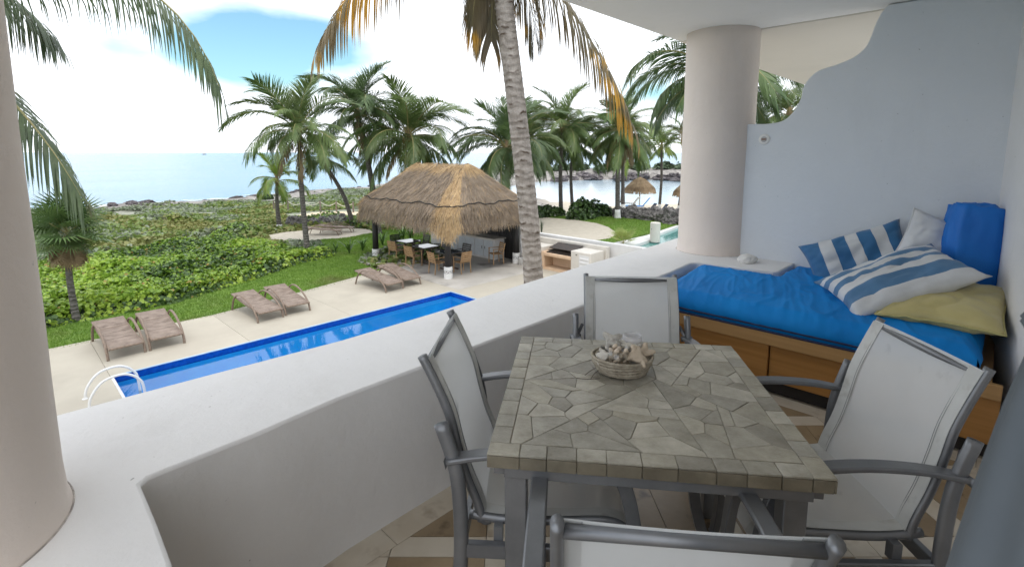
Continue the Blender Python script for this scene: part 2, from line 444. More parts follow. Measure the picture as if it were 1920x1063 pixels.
def vnoise(X, Y, s, seed=0):
    """smooth value noise on numpy arrays"""
    r = np.random.default_rng(seed).random((256, 256))
    x, y = X / s, Y / s
    xi, yi = np.floor(x).astype(int), np.floor(y).astype(int)
    fx, fy = x - xi, y - yi
    fx, fy = fx * fx * (3 - 2 * fx), fy * fy * (3 - 2 * fy)
    g = lambda a, b: r[a % 256, b % 256]
    return (g(xi, yi) * (1 - fx) + g(xi + 1, yi) * fx) * (1 - fy) + (g(xi, yi + 1) * (1 - fx) + g(xi + 1, yi + 1) * fx) * fy
def land_d(X, Y):
    wob = (vnoise(X, Y, 7, 1) - 0.5) * 5 + (vnoise(X, Y, 2.3, 2) - 0.5) * 2.4
    return np.minimum(poly_sd(LAND, X, Y) + wob, -poly_sd(LAGOON, X, Y) + 0.4 * wob)
def ground_cam(X, Y):
    d = land_d(X, Y)
    z = np.interp(d, [-12, -3, 0, 1.2, 4, 10, 20, 32, 60], [-7.5, -6.2, -5.35, -4.85, -4.7, -4.45, -3.95, -3.42, -3.40])
    rough = np.interp(d, [-1, 2, 9, 18, 30], [0.25, 0.42, 0.42, 0.22, 0.0])
    z = z + rough * ((vnoise(X, Y, 3.1, 3) - 0.45) * 1.2 + (vnoise(X, Y, 1.35, 4) - 0.5) * 0.9)
    far = np.clip((Y - 108) / 18, 0, 1) * np.clip(d / 5, 0, 1)
    z = z + far * (0.7 + 1.5 * vnoise(X, Y, 9, 5))
    return z, d
_s = 1.1
gx = np.arange(-110, 120, _s); gy = np.arange(-14, 172, _s)
GX, GY = np.meshgrid(gx, gy, indexing='ij')
GZ, GD = ground_cam(GX, GY)
_a = R(46)
GU, GW_ = GX * math.cos(_a) + GY * math.sin(_a), -GX * math.sin(_a) + GY * math.cos(_a)
_under = (GU > -9) & (GU < 17.0) & (GW_ > -12) & (GW_ < 15.2)
GZ = np.where(_under, np.minimum(GZ, -5.6), GZ)
_und2 = (GU > -9) & (GU < 18.5) & (GW_ >= 15.2) & (GW_ < 17.2)
GZ = np.where(_und2, np.minimum(GZ, -3.75), GZ)
GZ = np.where((GU > 22.4) & (GU < 34) & (GW_ > 6) & (GW_ < 14.6), np.minimum(GZ, -5.0), GZ)
def gz(u, w):
    """terrain height at a place-frame point (arrays)"""
    u, w = np.asarray(u, float), np.asarray(w, float)
    X, Y = u * math.cos(_a) - w * math.sin(_a), u * math.sin(_a) + w * math.cos(_a)
    fx, fy = (X - gx[0]) / _s, (Y - gy[0]) / _s
    i = np.clip(np.floor(fx).astype(int), 0, len(gx) - 2); j = np.clip(np.floor(fy).astype(int), 0, len(gy) - 2)
    tx, ty = fx - i, fy - j
    return (GZ[i, j] * (1 - tx) + GZ[i + 1, j] * tx) * (1 - ty) + (GZ[i, j + 1] * (1 - tx) + GZ[i + 1, j + 1] * tx) * ty

def terrain_mat():
    m = bpy.data.materials.new('coastal_ground'); m.use_nodes = True
    nt = m.node_tree; nt.nodes.clear(); L = nt.links
    out = _n(nt, 'ShaderNodeOutputMaterial'); bs = _n(nt, 'ShaderNodeBsdfPrincipled'); bs.inputs['Roughness'].default_value = 0.9
    tc = _n(nt, 'ShaderNodeTexCoord'); at = _n(nt, 'ShaderNodeAttribute'); at.attribute_name = 'shore'
    def noise(s, d=6):
        n = _n(nt, 'ShaderNodeTexNoise'); n.inputs['Scale'].default_value = s; n.inputs['Detail'].default_value = d; n.inputs['Roughness'].default_value = 0.65
        L.new(tc.outputs['Object'], n.inputs['Vector']); return n.outputs['Fac']
    def ramp(f, a, b, ca, cb):
        r = _n(nt, 'ShaderNodeValToRGB'); r.color_ramp.elements[0].position = a; r.color_ramp.elements[1].position = b
        r.color_ramp.elements[0].color = (*ca, 1); r.color_ramp.elements[1].color = (*cb, 1); L.new(f, r.inputs[0]); return r.outputs[0]
    rock = ramp(noise(0.7, 9), 0.33, 0.66, (0.10, 0.09, 0.085), (0.40, 0.37, 0.335))
    scrub = ramp(noise(0.35, 8), 0.36, 0.60, (0.11, 0.145, 0.075), (0.31, 0.315, 0.245))
    sand = ramp(noise(1.5, 6), 0.3, 0.7, (0.50, 0.43, 0.33), (0.62, 0.55, 0.44))
    def mix(f, a, b):
        x = _n(nt, 'ShaderNodeMix'); x.data_type = 'RGBA'; L.new(f, x.inputs[0]); L.new(a, x.inputs[6]); L.new(b, x.inputs[7]); return x.outputs[2]
    def rng(f, a, b):
        r = _n(nt, 'ShaderNodeMapRange'); r.inputs[1].default_value = a; r.inputs[2].default_value = b; L.new(f, r.inputs[0]); return r.outputs[0]
    nz = _n(nt, 'ShaderNodeMath'); nz.operation = 'MULTIPLY_ADD'; L.new(noise(0.22, 5), nz.inputs[0]); nz.inputs[1].default_value = 12; nz.inputs[2].default_value = -6
    ad = _n(nt, 'ShaderNodeMath'); ad.operation = 'ADD'; L.new(at.outputs['Fac'], ad.inputs[0]); L.new(nz.outputs[0], ad.inputs[1])
    c = mix(rng(ad.outputs[0], 12, 18), rock, scrub)
    at2 = _n(nt, 'ShaderNodeAttribute'); at2.attribute_name = 'beach'
    c = mix(at2.outputs['Fac'], c, sand)
    L.new(c, bs.inputs['Base Color'])
    bp = _n(nt, 'ShaderNodeBump'); bp.inputs['Strength'].default_value = 0.8; bp.inputs['Distance'].default_value = 0.15
    L.new(noise(2.2, 8), bp.inputs['Height']); L.new(bp.outputs[0], bs.inputs['Normal']); L.new(bs.outputs[0], out.inputs[0])
    return m
nx, ny = GX.shape
idx = np.arange(nx * ny).reshape(nx, ny)
fq = np.stack([idx[:-1, :-1], idx[1:, :-1], idx[1:, 1:], idx[:-1, 1:]], -1).reshape(-1, 4)
ground = mesh_obj('ground', np.stack([GU.ravel(), GW_.ravel(), GZ.ravel()], 1), fq.tolist(), terrain_mat(), smooth=True)
a1 = ground.data.attributes.new('shore', 'FLOAT', 'POINT'); a1.data.foreach_set('value', GD.ravel().astype(np.float32))
beach = np.clip((GX - 3) / 4, 0, 1) * np.clip((GY - 38) / 4, 0, 1) * np.clip((100 - GY) / 6, 0, 1)
a2 = ground.data.attributes.new('beach', 'FLOAT', 'POINT'); a2.data.foreach_set('value', beach.ravel().astype(np.float32))
tag(ground, kind='structure')

def sea_mat():
    m = bpy.data.materials.new('sea_water'); m.use_nodes = True
    nt = m.node_tree; L = nt.links; bs = nt.nodes['Principled BSDF']
    tc = _n(nt, 'ShaderNodeTexCoord')
    n0 = _n(nt, 'ShaderNodeTexNoise'); n0.inputs['Scale'].default_value = 0.012; n0.inputs['Detail'].default_value = 5
    mp0 = _n(nt, 'ShaderNodeMapping'); mp0.inputs['Rotation'].default_value = (0, 0, R(-46)); mp0.inputs['Scale'].default_value = (1, 3, 1)
    L.new(tc.outputs['Object'], mp0.inputs[0]); L.new(mp0.outputs[0], n0.inputs['Vector'])
    r = _n(nt, 'ShaderNodeValToRGB'); r.color_ramp.elements[0].position = 0.35; r.color_ramp.elements[1].position = 0.7
    r.color_ramp.elements[0].color = (0.03, 0.165, 0.275, 1); r.color_ramp.elements[1].color = (0.075, 0.24, 0.355, 1)
    L.new(n0.outputs['Fac'], r.inputs[0]); L.new(r.outputs[0], bs.inputs['Base Color'])
    bs.inputs['Roughness'].default_value = 0.22
    n1 = _n(nt, 'ShaderNodeTexNoise'); n1.inputs['Scale'].default_value = 0.55; n1.inputs['Detail'].default_value = 6
    mp = _n(nt, 'ShaderNodeMapping'); mp.inputs['Rotation'].default_value = (0, 0, R(-30)); mp.inputs['Scale'].default_value = (1, 2.2, 1)
    L.new(tc.outputs['Object'], mp.inputs[0]); L.new(mp.outputs[0], n1.inputs['Vector'])
    bp = _n(nt, 'ShaderNodeBump'); bp.inputs['Strength'].default_value = 0.55; bp.inputs['Distance'].default_value = 0.6
    L.new(n1.outputs['Fac'], bp.inputs['Height']); L.new(bp.outputs[0], bs.inputs['Normal'])
    return m
b = MB(); b.add([(-26000, -3000, SEA_Z), (26000, -3000, SEA_Z), (26000, 40000, SEA_Z), (-26000, 40000, SEA_Z)], [(0, 1, 2, 3)])
tag(b.build('sea', sea_mat()), kind='structure')
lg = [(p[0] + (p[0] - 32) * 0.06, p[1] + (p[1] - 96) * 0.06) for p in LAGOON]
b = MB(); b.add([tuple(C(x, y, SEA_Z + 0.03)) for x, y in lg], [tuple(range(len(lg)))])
tag(b.build('lagoon_water', pmat('pale_reflecting_shallows', (0.36, 0.46, 0.53), (0.43, 0.53, 0.59), scale=0.05, rough=0.15, bump=0.3, bscale=0.8, bdist=0.2)), kind='structure')  # paler for sandy shallows and for whitish sky reflection put into the colour
# white surf lying along the rocks
foam = pmat('sea_foam', (0.80, 0.84, 0.86), (0.72, 0.78, 0.80), scale=2, rough=0.7)
rr = random.Random(5); b = MB()
def foam_patch(X, Y, rx, ry, rot, z):
    n = 14; c = C(X, Y, z); pts = []
    for k in range(n):
        a = 2 * math.pi * k / n; q = rr.uniform(0.55, 1.15)
        dx, dy = rx * q * math.cos(a), ry * q * math.sin(a)
        p = c + C(dx * math.cos(rot) - dy * math.sin(rot), dx * math.sin(rot) + dy * math.cos(rot))
        pts.append((p.x, p.y, z))
    b.add(pts, [tuple(range(n))])
for (X0, Y0), (X1, Y1), n in (((-58, 57), (-47, 66), 14), ((-47, 66), (-39.5, 75), 10), ((-39, 78), (-33, 95), 6)):
    for k in range(n):
        t = (k + rr.random()) / n
        foam_patch(X0 + (X1 - X0) * t - rr.uniform(0, 2.5), Y0 + (Y1 - Y0) * t + rr.uniform(0, 2.5), rr.uniform(1.2, 3.2), rr.uniform(0.3, 0.8), rr.uniform(-0.2, 0.5), SEA_Z + 0.03 + 0.004 * k)
tag(b.build('surf_foam', foam), 'white surf foam washing along the dark shore rocks', 'foam', kind='stuff')

# ================================================================ lawns, sand
grass_m = pmat('lawn_grass', (0.11, 0.20, 0.025), (0.17, 0.27, 0.04), scale=1.1, rough=0.85, bump=0.6, bscale=45, bdist=0.04, c3=(0.15, 0.17, 0.05), s3=0.4, r3=(0.55, 0.8), coords='Object')
blade_m = pmat('grass_blades', (0.12, 0.23, 0.025), (0.21, 0.33, 0.05), scale=2.5, rough=0.7, trans=0.3, c3=(0.19, 0.2, 0.06), s3=0.4, r3=(0.58, 0.8))
sand_m = pmat('pale_sand', (0.47, 0.42, 0.34), (0.55, 0.495, 0.41), scale=2.5, rough=0.95, bump=0.6, bscale=7, bdist=0.05, detail=8)
LAWN1 = [(-9, 16.2), (0.6, 16.35), (4.3, 16.4), (8.9, 17.3), (11.0, 18.0), (11.1, 20.2), (12.6, 21.6), (18.5, 21.6), (18.5, 26.5), (16.5, 28.2), (13, 28), (12.0, 25.3), (11.6, 23.0), (9, 22.3), (6.5, 20.6), (3.8, 19.3), (0.6, 19.0), (-9, 18.8)]
LAWN2 = [(17.1, 14.8), (22.3, 14.7), (24, 14.9), (28, 15.2), (34, 15.4), (36, 17), (33.5, 20.2), (30.9, 23.4), (30.5, 26), (26, 29), (18.6, 28), (17.1, 21)]
tag(MB().prism(LAWN1, -3.6, -3.275).build('lawn', grass_m), kind='structure')
tag(MB().prism(LAWN2, -3.6, -3.275).build('lawn', grass_m), kind='structure')
def ring(cx, cy, rx, ry, n, seed, rot=0.0, j=0.06):
    q = random.Random(seed); out = []
    for k in range(n):
        a = 2 * math.pi * k / n; m_ = 1 + q.uniform(-j, j)
        dx, dy = rx * m_ * math.cos(a), ry * m_ * math.sin(a)
        out.append((cx + dx * math.cos(rot) - dy * math.sin(rot), cy + dx * math.sin(rot) + dy * math.cos(rot)))
    return out
SAND1 = ring(13.6, 29.0, 3.0, 2.1, 28, 3, R(-20))
tag(MB().prism(SAND1, -3.75, -3.262).build('sand_circle', sand_m), kind='structure')
PATH = [(18.6, 18.2), (20.5, 16.4), (22.6, 15.9), (24.4, 15.75), (25.6, 16.1), (26.6, 16.9), (27.9, 18.2), (28.9, 19.8), (29.3, 22.0), (28.8, 24.6), (27.0, 27), (18.6, 27.2)]
tag(MB().prism(PATH, -3.5, -3.262).build('sand_path', sand_m), kind='structure')
def pip(poly, x, y): return poly_sd(poly, np.asarray(x, float), np.asarray(y, float)) > 0
def blades(name, poly, n, seed, hmin, hmax, wid, holes=(), z=-3.275):
    g = np.random.default_rng(seed); P = np.array(poly)
    lo, hi = P.min(0), P.max(0); keep = []; tot = 0
    while tot < n:
        q = lo + (hi - lo) * g.random((n * 2, 2)); k = pip(poly, q[:, 0], q[:, 1])
        for h in holes: k &= ~pip(h, q[:, 0], q[:, 1])
        keep.append(q[k]); tot += k.sum()
    q = np.concatenate(keep)[:n]
    a = g.random(n) * 2 * np.pi; h = hmin + (hmax - hmin) * g.random(n) ** 1.5; ln = g.normal(0, 0.5, (n, 2)) * h[:, None]
    dx, dy = np.cos(a) * wid, np.sin(a) * wid
    v = np.empty((n, 3, 3))
    v[:, 0] = np.stack([q[:, 0] - dx, q[:, 1] - dy, np.full(n, z - 0.005)], 1)
    v[:, 1] = np.stack([q[:, 0] + dx, q[:, 1] + dy, np.full(n, z - 0.005)], 1)
    v[:, 2] = np.stack([q[:, 0] + ln[:, 0], q[:, 1] + ln[:, 1], z + h], 1)
    return mesh_obj(name, v.reshape(-1, 3), np.arange(n * 3).reshape(n, 3).tolist(), blade_m)
tag(blades('grass', LAWN1, 90000, 1, 0.03, 0.075, 0.012, (SAND1,)), 'short mown green grass beside the pool deck', 'grass', kind='stuff')
tag(blades('grass', LAWN2, 40000, 2, 0.03, 0.075, 0.014, (PATH,)), 'short green grass around the curved sand path', 'grass', kind='stuff')

# ================================================================ pool deck and pool
DZ = -3.24
deck = MB()
PX0, PX1, PY0, PY1 = 1.48, 10.85, 10.9, 13.45
deck.span(-9, 17, 2.4, PY0 - 0.05, -3.6, -3.32); deck.span(-9, PX0 - 0.05, PY0 - 0.05, PY1 + 0.05, -3.6, -3.32)
deck.span(PX1 + 0.05, 17, PY0 - 0.05, PY1 + 0.05, -3.6, -3.32); deck.span(-9, 17, PY1 + 0.05, 15.0, -3.6, -3.32)
deck = tag(deck.build('pool_deck', M['deck']), kind='structure')
def edge_y(x): return float(np.interp(x, [-9, 4.32, 8.93, 11.15], [16.5, 16.57, 17.56, 18.18]))
JX = [-9, -7.1, -4.25, -1.4, 1.45, 4.3, 7.15, 10.0, 11.2]
G_ = 0.003
for i in range(len(JX) - 1):
    x0, x1 = JX[i] + G_, JX[i + 1] - G_
    MB().prism([(x0, PY1), (x1, PY1), (x1, edge_y(x1)), (x0, edge_y(x0))], -3.6, DZ).build('slab', M['deck'], deck, bevel=0.003)
    MB().prism([(x0, 2.5), (x1, 2.5), (x1, PY0), (x0, PY0)], -3.319, DZ).build('slab', M['deck'], deck, bevel=0.003)
for x0, x1 in ((-9, -4.25), (-4.25 + G_, PX0), (PX1, 13.9), (13.9 + G_, 16.8)):
    MB().prism([(x0, PY0 + G_), (x1, PY0 + G_), (x1, PY1 - G_), (x0, PY1 - G_)], -3.319, DZ).build('slab', M['deck'], deck, bevel=0.003)
MB().prism([(11.2 + G_, 2.5), (16.8, 2.5), (16.8, PY0), (11.2 + G_, PY0)], -3.319, DZ).build('slab', M['deck'], deck, bevel=0.003)
MB().prism([(11.2 + G_, PY1 + G_), (16.8, PY1 + G_), (16.8, 21.3), (12.2, 21.3), (11.27, 20.35)], -3.6, DZ).build('hut_slab', M['deck_stain'], deck, bevel=0.003)

pool_dark = pmat('pool_border_tile', (0.001, 0.055, 0.34), (0.003, 0.085, 0.46), scale=14, rough=0.22, detail=2)
pool_light = pmat('pool_floor_plaster', (0.03, 0.50, 0.92), (0.06, 0.58, 0.95), scale=2, rough=0.5)
coping_m = pmat('pool_coping', (0.30, 0.46, 0.62), (0.42, 0.55, 0.66), scale=6, rough=0.5)
basin = MB()
BX0, BX1, BY0, BY1 = PX0 + 0.006, PX1 - 0.006, PY0 + 0.006, PY1 - 0.006
def inner_wall(a, bb, z0, z1, mi):
    basin.add([(a[0], a[1], z0), (bb[0], bb[1], z0), (bb[0], bb[1], z1), (a[0], a[1], z1)], [(0, 1, 2, 3)], mi)
cs = [(BX0, BY0), (BX0, BY1), (BX1, BY1), (BX1, BY0)]
for i in range(4):
    inner_wall(cs[i], cs[(i + 1) % 4], -3.40, DZ - 0.012, 0); inner_wall(cs[i], cs[(i + 1) % 4], -4.7, -3.40, 1)
basin.add([(BX0, BY0, -4.7), (BX1, BY0, -4.7), (BX1, BY1, -4.7), (BX0, BY1, -4.7)], [(0, 1, 2, 3)], 1)
basin.span(PX1 - 1.1, PX1 - 0.01, PY0 + 0.01, PY1 - 0.01, -4.69, -3.95, 1)
pool = tag(basin.build('pool_basin', [pool_dark, pool_light]), kind='structure')
MB().span(PX0 - 0.02, PX1 + 0.02, PY1 - 0.015, PY1 + 0.035, DZ - 0.01, DZ + 0.012).build('coping', coping_m, pool, bevel=0.006)
MB().span(PX0 - 0.035, PX0 + 0.015, PY0, PY1 - 0.02, DZ - 0.01, DZ + 0.012).build('coping', M['white_paint'], pool, bevel=0.006)
MB().span(PX1 - 0.015, PX1 + 0.035, PY0, PY1 - 0.02, DZ - 0.01, DZ + 0.012).build('coping', coping_m, pool, bevel=0.006)
def water_mat(name, tint, bumpd, bs_):
    m = bpy.data.materials.new(name); m.use_nodes = True
    nt = m.node_tree; nt.nodes.clear(); L = nt.links
    out = _n(nt, 'ShaderNodeOutputMaterial'); tp = _n(nt, 'ShaderNodeBsdfTransparent'); tp.inputs[0].default_value = (*tint, 1)
    gl = _n(nt, 'ShaderNodeBsdfGlossy'); gl.inputs['Roughness'].default_value = 0.02
    fr = _n(nt, 'ShaderNodeFresnel'); fr.inputs[0].default_value = 1.33
    tc = _n(nt, 'ShaderNodeTexCoord'); n1 = _n(nt, 'ShaderNodeTexNoise'); n1.inputs['Scale'].default_value = bs_; n1.inputs['Detail'].default_value = 3
    L.new(tc.outputs['Object'], n1.inputs['Vector'])
    bp = _n(nt, 'ShaderNodeBump'); bp.inputs['Strength'].default_value = 0.3; bp.inputs['Distance'].default_value = bumpd
    L.new(n1.outputs['Fac'], bp.inputs['Height']); L.new(bp.outputs[0], gl.inputs['Normal']); L.new(bp.outputs[0], fr.inputs['Normal'])
    ms = _n(nt, 'ShaderNodeMixShader'); L.new(fr.outputs[0], ms.inputs[0]); L.new(tp.outputs[0], ms.inputs[1]); L.new(gl.outputs[0], ms.inputs[2])
    L.new(ms.outputs[0], out.inputs[0]); return m
b = MB(); b.add([(BX0, BY0, -3.37), (BX1, BY0, -3.37), (BX1, BY1, -3.37), (BX0, BY1, -3.37)], [(0, 1, 2, 3)])
tag(b.build('pool_water', water_mat('pool_water', (0.80, 0.94, 0.99), 0.006, 1.6)), kind='structure')

# a second, teal pool with a pale coping to the right, beyond the low wall
b = MB(); b.prism([(20.5, 14.62), (26.4, 14.62), (31.5, 15.25), (31.5, 15.0), (26.6, 14.2), (26.2, 13.8), (20.5, 13.2)], -3.6, -3.22)
b.prism([(20.5, 12.9), (20.5, 8), (33, 8), (33, 9), (24.0, 9.0)], -3.6, -3.225)
tag(b.build('coping_terrace', M['white_paint']), kind='structure')
b = MB(); b.add([(22.8, 8, -3.36), (33.5, 8, -3.36), (31.5, 15.05, -3.36), (26.6, 14.25, -3.36), (26.2, 13.85, -3.36), (20.5, 13.0, -3.36)], [(0, 1, 2, 3, 4, 5)])
tag(b.build('teal_pool_water', pmat('teal_pool_water', (0.06, 0.22, 0.20), (0.09, 0.27, 0.245), scale=2, rough=0.12, bump=0.15, bscale=5)), kind='structure')

# ================================================================ the terrace we stand on
PZ = 0.64
body = MB(); body.span(-4.5, 12, -6, 2.235, -3.7, -0.03)
tag(body.build('apartment_building', M['plaster'], bevel=0.01), 'white plastered storey below the terrace, seen at its parapet', 'building')
pp = [(-4.5, 2.36), (-4.5, 0.86), (-0.4, 0.88), (-0.05, 0.94), (0.12, 1.03), (0.19, 1.16), (0.208, 1.28), (0.214, 1.45), (0.218, 1.662),
      (0.24, 1.682), (0.54, 1.695), (0.86, 1.735), (1.9, 1.75), (3.6, 1.785), (4.06, 1.82), (4.11, 1.79), (4.16, 1.49), (4.20, 1.22), (4.24, 1.19), (4.655, 1.185), (4.655, 1.92), (12, 1.95), (12, 2.60), (5.2, 2.48), (4.28, 2.44), (3.4, 2.42), (2.55, 2.375), (1.75, 2.305), (1.14, 2.285), (0.59, 2.315), (0.14, 2.335)]
pr_ = []
for i in range(len(pp)):                           # hand-plastered: the long edges wander a little
    p, q = pp[i], pp[(i + 1) % len(pp)]
    L_ = math.hypot(q[0] - p[0], q[1] - p[1]); k = max(1, int(L_ / 0.16))
    for j in range(k):
        t = j / k; x, y = p[0] + (q[0] - p[0]) * t, p[1] + (q[1] - p[1]) * t
        wv = 0.010 * (mnoise.noise(Vector((x * 2.1, y * 2.1, 3.0)))) if k > 2 else 0
        pr_.append((x, y + wv))
b = MB().prism(pr_, -0.02, PZ)
parapet = tag(b.build('parapet', M['plaster'], bevel=0.011, seg=2, angle=50), 'wide white plastered parapet running round the terrace', 'parapet')
b = MB()
caulk = pmat('column_foot_dirt', (0.30, 0.27, 0.25), (0.62, 0.56, 0.52), scale=9, rough=0.9, ramp=(0.45, 0.6))
def foot_seam(o, cx, cy, r, z0):
    MB().tube([(cx + (r + 0.013) * math.cos(a), cy + (r + 0.013) * math.sin(a), z0 + 0.0) for a in np.linspace(0, 2 * math.pi, 73)], 0.0022, 5, cap=False).build('foot_seam', caulk, o)
    return o
def column(cx, cy, r, z0, z1, seed):
    m_ = MB(); prof = [(r + 0.014, z0 - 0.01), (r + 0.010, z0 + 0.004), (r + 0.004, z0 + 0.02), (r, z0 + 0.1)] + [(r * (1 + 0.004 * math.sin(k * 1.7 + seed)), z0 + 0.1 + (z1 - z0 - 0.1) * k / 9) for k in range(1, 10)]
    return m_.lathe(prof, 56, (cx, cy, 0))
tag(foot_seam(column(4.737, 1.93, 0.31, PZ, 2.7, 1).build('column', M['plaster_warm'], smooth=True), 4.737, 1.93, 0.31, PZ), 'round cream plaster column where the parapet meets the partition wall', 'column', 'round terrace columns')
tag(foot_seam(column(-0.245, 1.752, 0.315, PZ, 2.7, 4).build('column', M['plaster_warm'], smooth=True), -0.245, 1.752, 0.315, PZ), 'round cream plaster column at the left edge of the picture', 'column', 'round terrace columns')
# ceiling
b = MB().prism([(-0.5, -1.7), (4.79, -1.7), (4.79, 2.37), (-0.5, 2.34)], 2.62, 2.9)
tag(b.build('ceiling', M['ceiling'], bevel=0.012), kind='structure')
b = MB().prism([(4.791, -1.7), (12, -1.7), (12, 2.40), (4.791, 2.371)], 2.612, 2.9)
tag(b.build('ceiling', M['ceiling_warm'], bevel=0.012), kind='structure')
# wavy partition wall
prof = smooth_path([(1.93, 1.805, 0), (1.62, 1.803, 0), (1.47, 1.80, 0), (1.35, 1.825, 0), (1.27, 1.91, 0), (1.235, 2.00, 0), (1.225, 2.07, 0), (1.19, 2.14, 0), (1.12, 2.20, 0), (1.0, 2.232, 0), (0.90, 2.27, 0), (0.83, 2.33, 0), (0.80, 2.40, 0), (0.78, 2.48, 0), (0.75, 2.56, 0), (0.71, 2.615, 0)], 5)
pw = [(p.x, p.y) for p in prof] + [(-0.02, 2.615), (-0.02, -0.02), (1.93, -0.02)]
b = MB(); n = len(pw)
vs = [(4.64, p[0], p[1]) for p in pw] + [(4.79, p[0], p[1]) for p in pw]
b.add(vs, [tuple(range(n)), tuple(range(2 * n - 1, n - 1, -1))] + [(i, n + i, n + (i + 1) % n, (i + 1) % n) for i in range(n)])
tag(b.build('partition_wall', M['plaster_sky_tint'], bevel=0.012, seg=3, angle=60), 'white partition wall tinted for blue skylight, with a scalloped top edge behind the daybed', 'wall')
b = MB().prism([(4.95, 0.036), (4.635, 0.0), (1.6, -0.375), (1.5, -0.6), (4.95, -0.6)], -0.02, 2.615)
tag(b.build('facade_wall', M['plaster'], bevel=0.04, seg=4), 'white house wall closing the terrace at the far right', 'wall')
b = MB().span(-0.45, 1.45, -0.95, -0.80, -0.02, 2.615); b.span(1.45, 1.6, -0.95, -0.61, -0.02, 2.615)  # unseen wall added behind the camera, depth and tone set for bounce light
tag(b.build('bounce_wall', pmat('warm_bounce_render', (0.52, 0.45, 0.37), (0.58, 0.50, 0.42), scale=4, rough=0.7), bevel=0.01), 'unseen sand-coloured wall added behind the viewer to bounce warm light', 'wall')
# round vent / outlet plate on the partition
t = thing('wall_fitting', 'small round white wall fitting with a brown slot beside the column', 'wall fitting', (4.64, 1.49, 1.67), 0)
b = MB(); pv = [(0.045, 0.0), (0.045, 0.006), (0.036, 0.012), (0.0, 0.014)]
vs = []
o = MB().lathe(pv, 28).build('plate', pmat('fitting_white', (0.78, 0.77, 0.74), rough=0.4), t, smooth=True); o.rotation_euler = (0, R(-90), 0)
o = MB().lathe([(0.024, 0.012), (0.024, 0.017), (0.0, 0.017)], 20).build('core', pmat('fitting_grey', (0.42, 0.41, 0.40), rough=0.5), t); o.rotation_euler = (0, R(-90), 0)
MB().box((-0.018, 0, 0), (0.006, 0.034, 0.010)).build('slot', pmat('fitting_brown', (0.20, 0.09, 0.04), rough=0.6), t)

# ---- floor tiles: brown stone squares between cream bands
cream_t = pmat('cream_marble_tile', (0.50, 0.43, 0.335), (0.58, 0.515, 0.42), scale=5, rough=0.32, c3=(0.38, 0.31, 0.23), s3=9, r3=(0.56, 0.72), rand=0.05, spec=0.5, bump=0.05, bscale=60)
brown_t = pmat('brown_stone_tile', (0.25, 0.18, 0.105), (0.33, 0.245, 0.15), scale=4, rough=0.35, c3=(0.12, 0.08, 0.045), s3=5, r3=(0.58, 0.66), rand=0.12, bump=0.08, bscale=40)
grout_m = pmat('floor_grout', (0.30, 0.25, 0.19), rough=0.9)
terrace = tag(MB().span(-1.2, 4.7, -1.6, 2.4, -0.03, -0.010).build('terrace_floor', grout_m), kind='structure')
def clip_poly(poly, a, bb):
    """keep the part left of a->bb"""
    out = []
    def side(p): return (bb[0] - a[0]) * (p[1] - a[1]) - (bb[1] - a[1]) * (p[0] - a[0])
    for i in range(len(poly)):
        p, q = poly[i], poly[(i + 1) % len(poly)]; sp, sq = side(p), side(q)
        if sp >= 0: out.append(p)
        if (sp > 0 > sq) or (sp < 0 < sq):
            t_ = sp / (sp - sq); out.append((p[0] + (q[0] - p[0]) * t_, p[1] + (q[1] - p[1]) * t_))
    return out
def parea(p): return 0.5 * sum(p[i][0] * p[(i + 1) % len(p)][1] - p[(i + 1) % len(p)][0] * p[i][1] for i in range(len(p)))
FX0, FX1, FY0, FY1 = 0.345, 3.30, -0.7, 1.61
rect = [(FX0, FY0), (FX1, FY0), (FX1, FY1), (FX0, FY1)]
PER, SQ, g2 = 0.48, 0.375, 0.0015
def tile(poly, m, name):
    if abs(parea(poly)) < 0: pass
    if parea(poly) < 0: poly = poly[::-1]
    for i in range(4):
        poly = clip_poly(poly, rect[i], rect[(i + 1) % 4])
        if len(poly) < 3: return
    if abs(parea(poly)) < 4e-4: return
    MB().prism(poly, -0.0095, 0.0).build(name, m, terrace)
tr_ = random.Random(8)
for i in range(-8, 9):
    for j in range(-3, 12):
        X0, Y0 = -0.48 + i * PER, -0.035 + j * PER
        def cq(x0, y0, x1, y1):
            return [tuple(C(X0 + x, Y0 + y)[:2]) for x, y in ((x0 + g2, y0 + g2), (x1 - g2, y0 + g2), (x1 - g2, y1 - g2), (x0 + g2, y1 - g2))]
        cx, cy = C(X0 + 0.2, Y0 + 0.2)[:2]
        if not (FX0 - 0.5 < cx < FX1 + 0.5 and FY0 - 0.5 < cy < FY1 + 0.5): continue
        s1 = tr_.uniform(0.35, 0.65) * SQ
        if tr_.random() < 0.6:
            s2 = s1 + tr_.uniform(-0.06, 0.06)
            A = [(g2, g2), (s1 - g2, g2), (s2 - g2, SQ - g2), (g2, SQ - g2)]; B = [(s1 + g2, g2), (SQ - g2, g2), (SQ - g2, SQ - g2), (s2 + g2, SQ - g2)]
            for q in (A, B): tile([tuple(C(X0 + x, Y0 + y)[:2]) for x, y in q], brown_t, 'brown_tile')
        else: tile(cq(0, 0, SQ, SQ), brown_t, 'brown_tile')
        tile(cq(0, SQ, SQ, PER), cream_t, 'cream_tile'); tile(cq(SQ, 0, PER, SQ), cream_t, 'cream_tile'); tile(cq(SQ, SQ, PER, PER), cream_t, 'cream_tile')
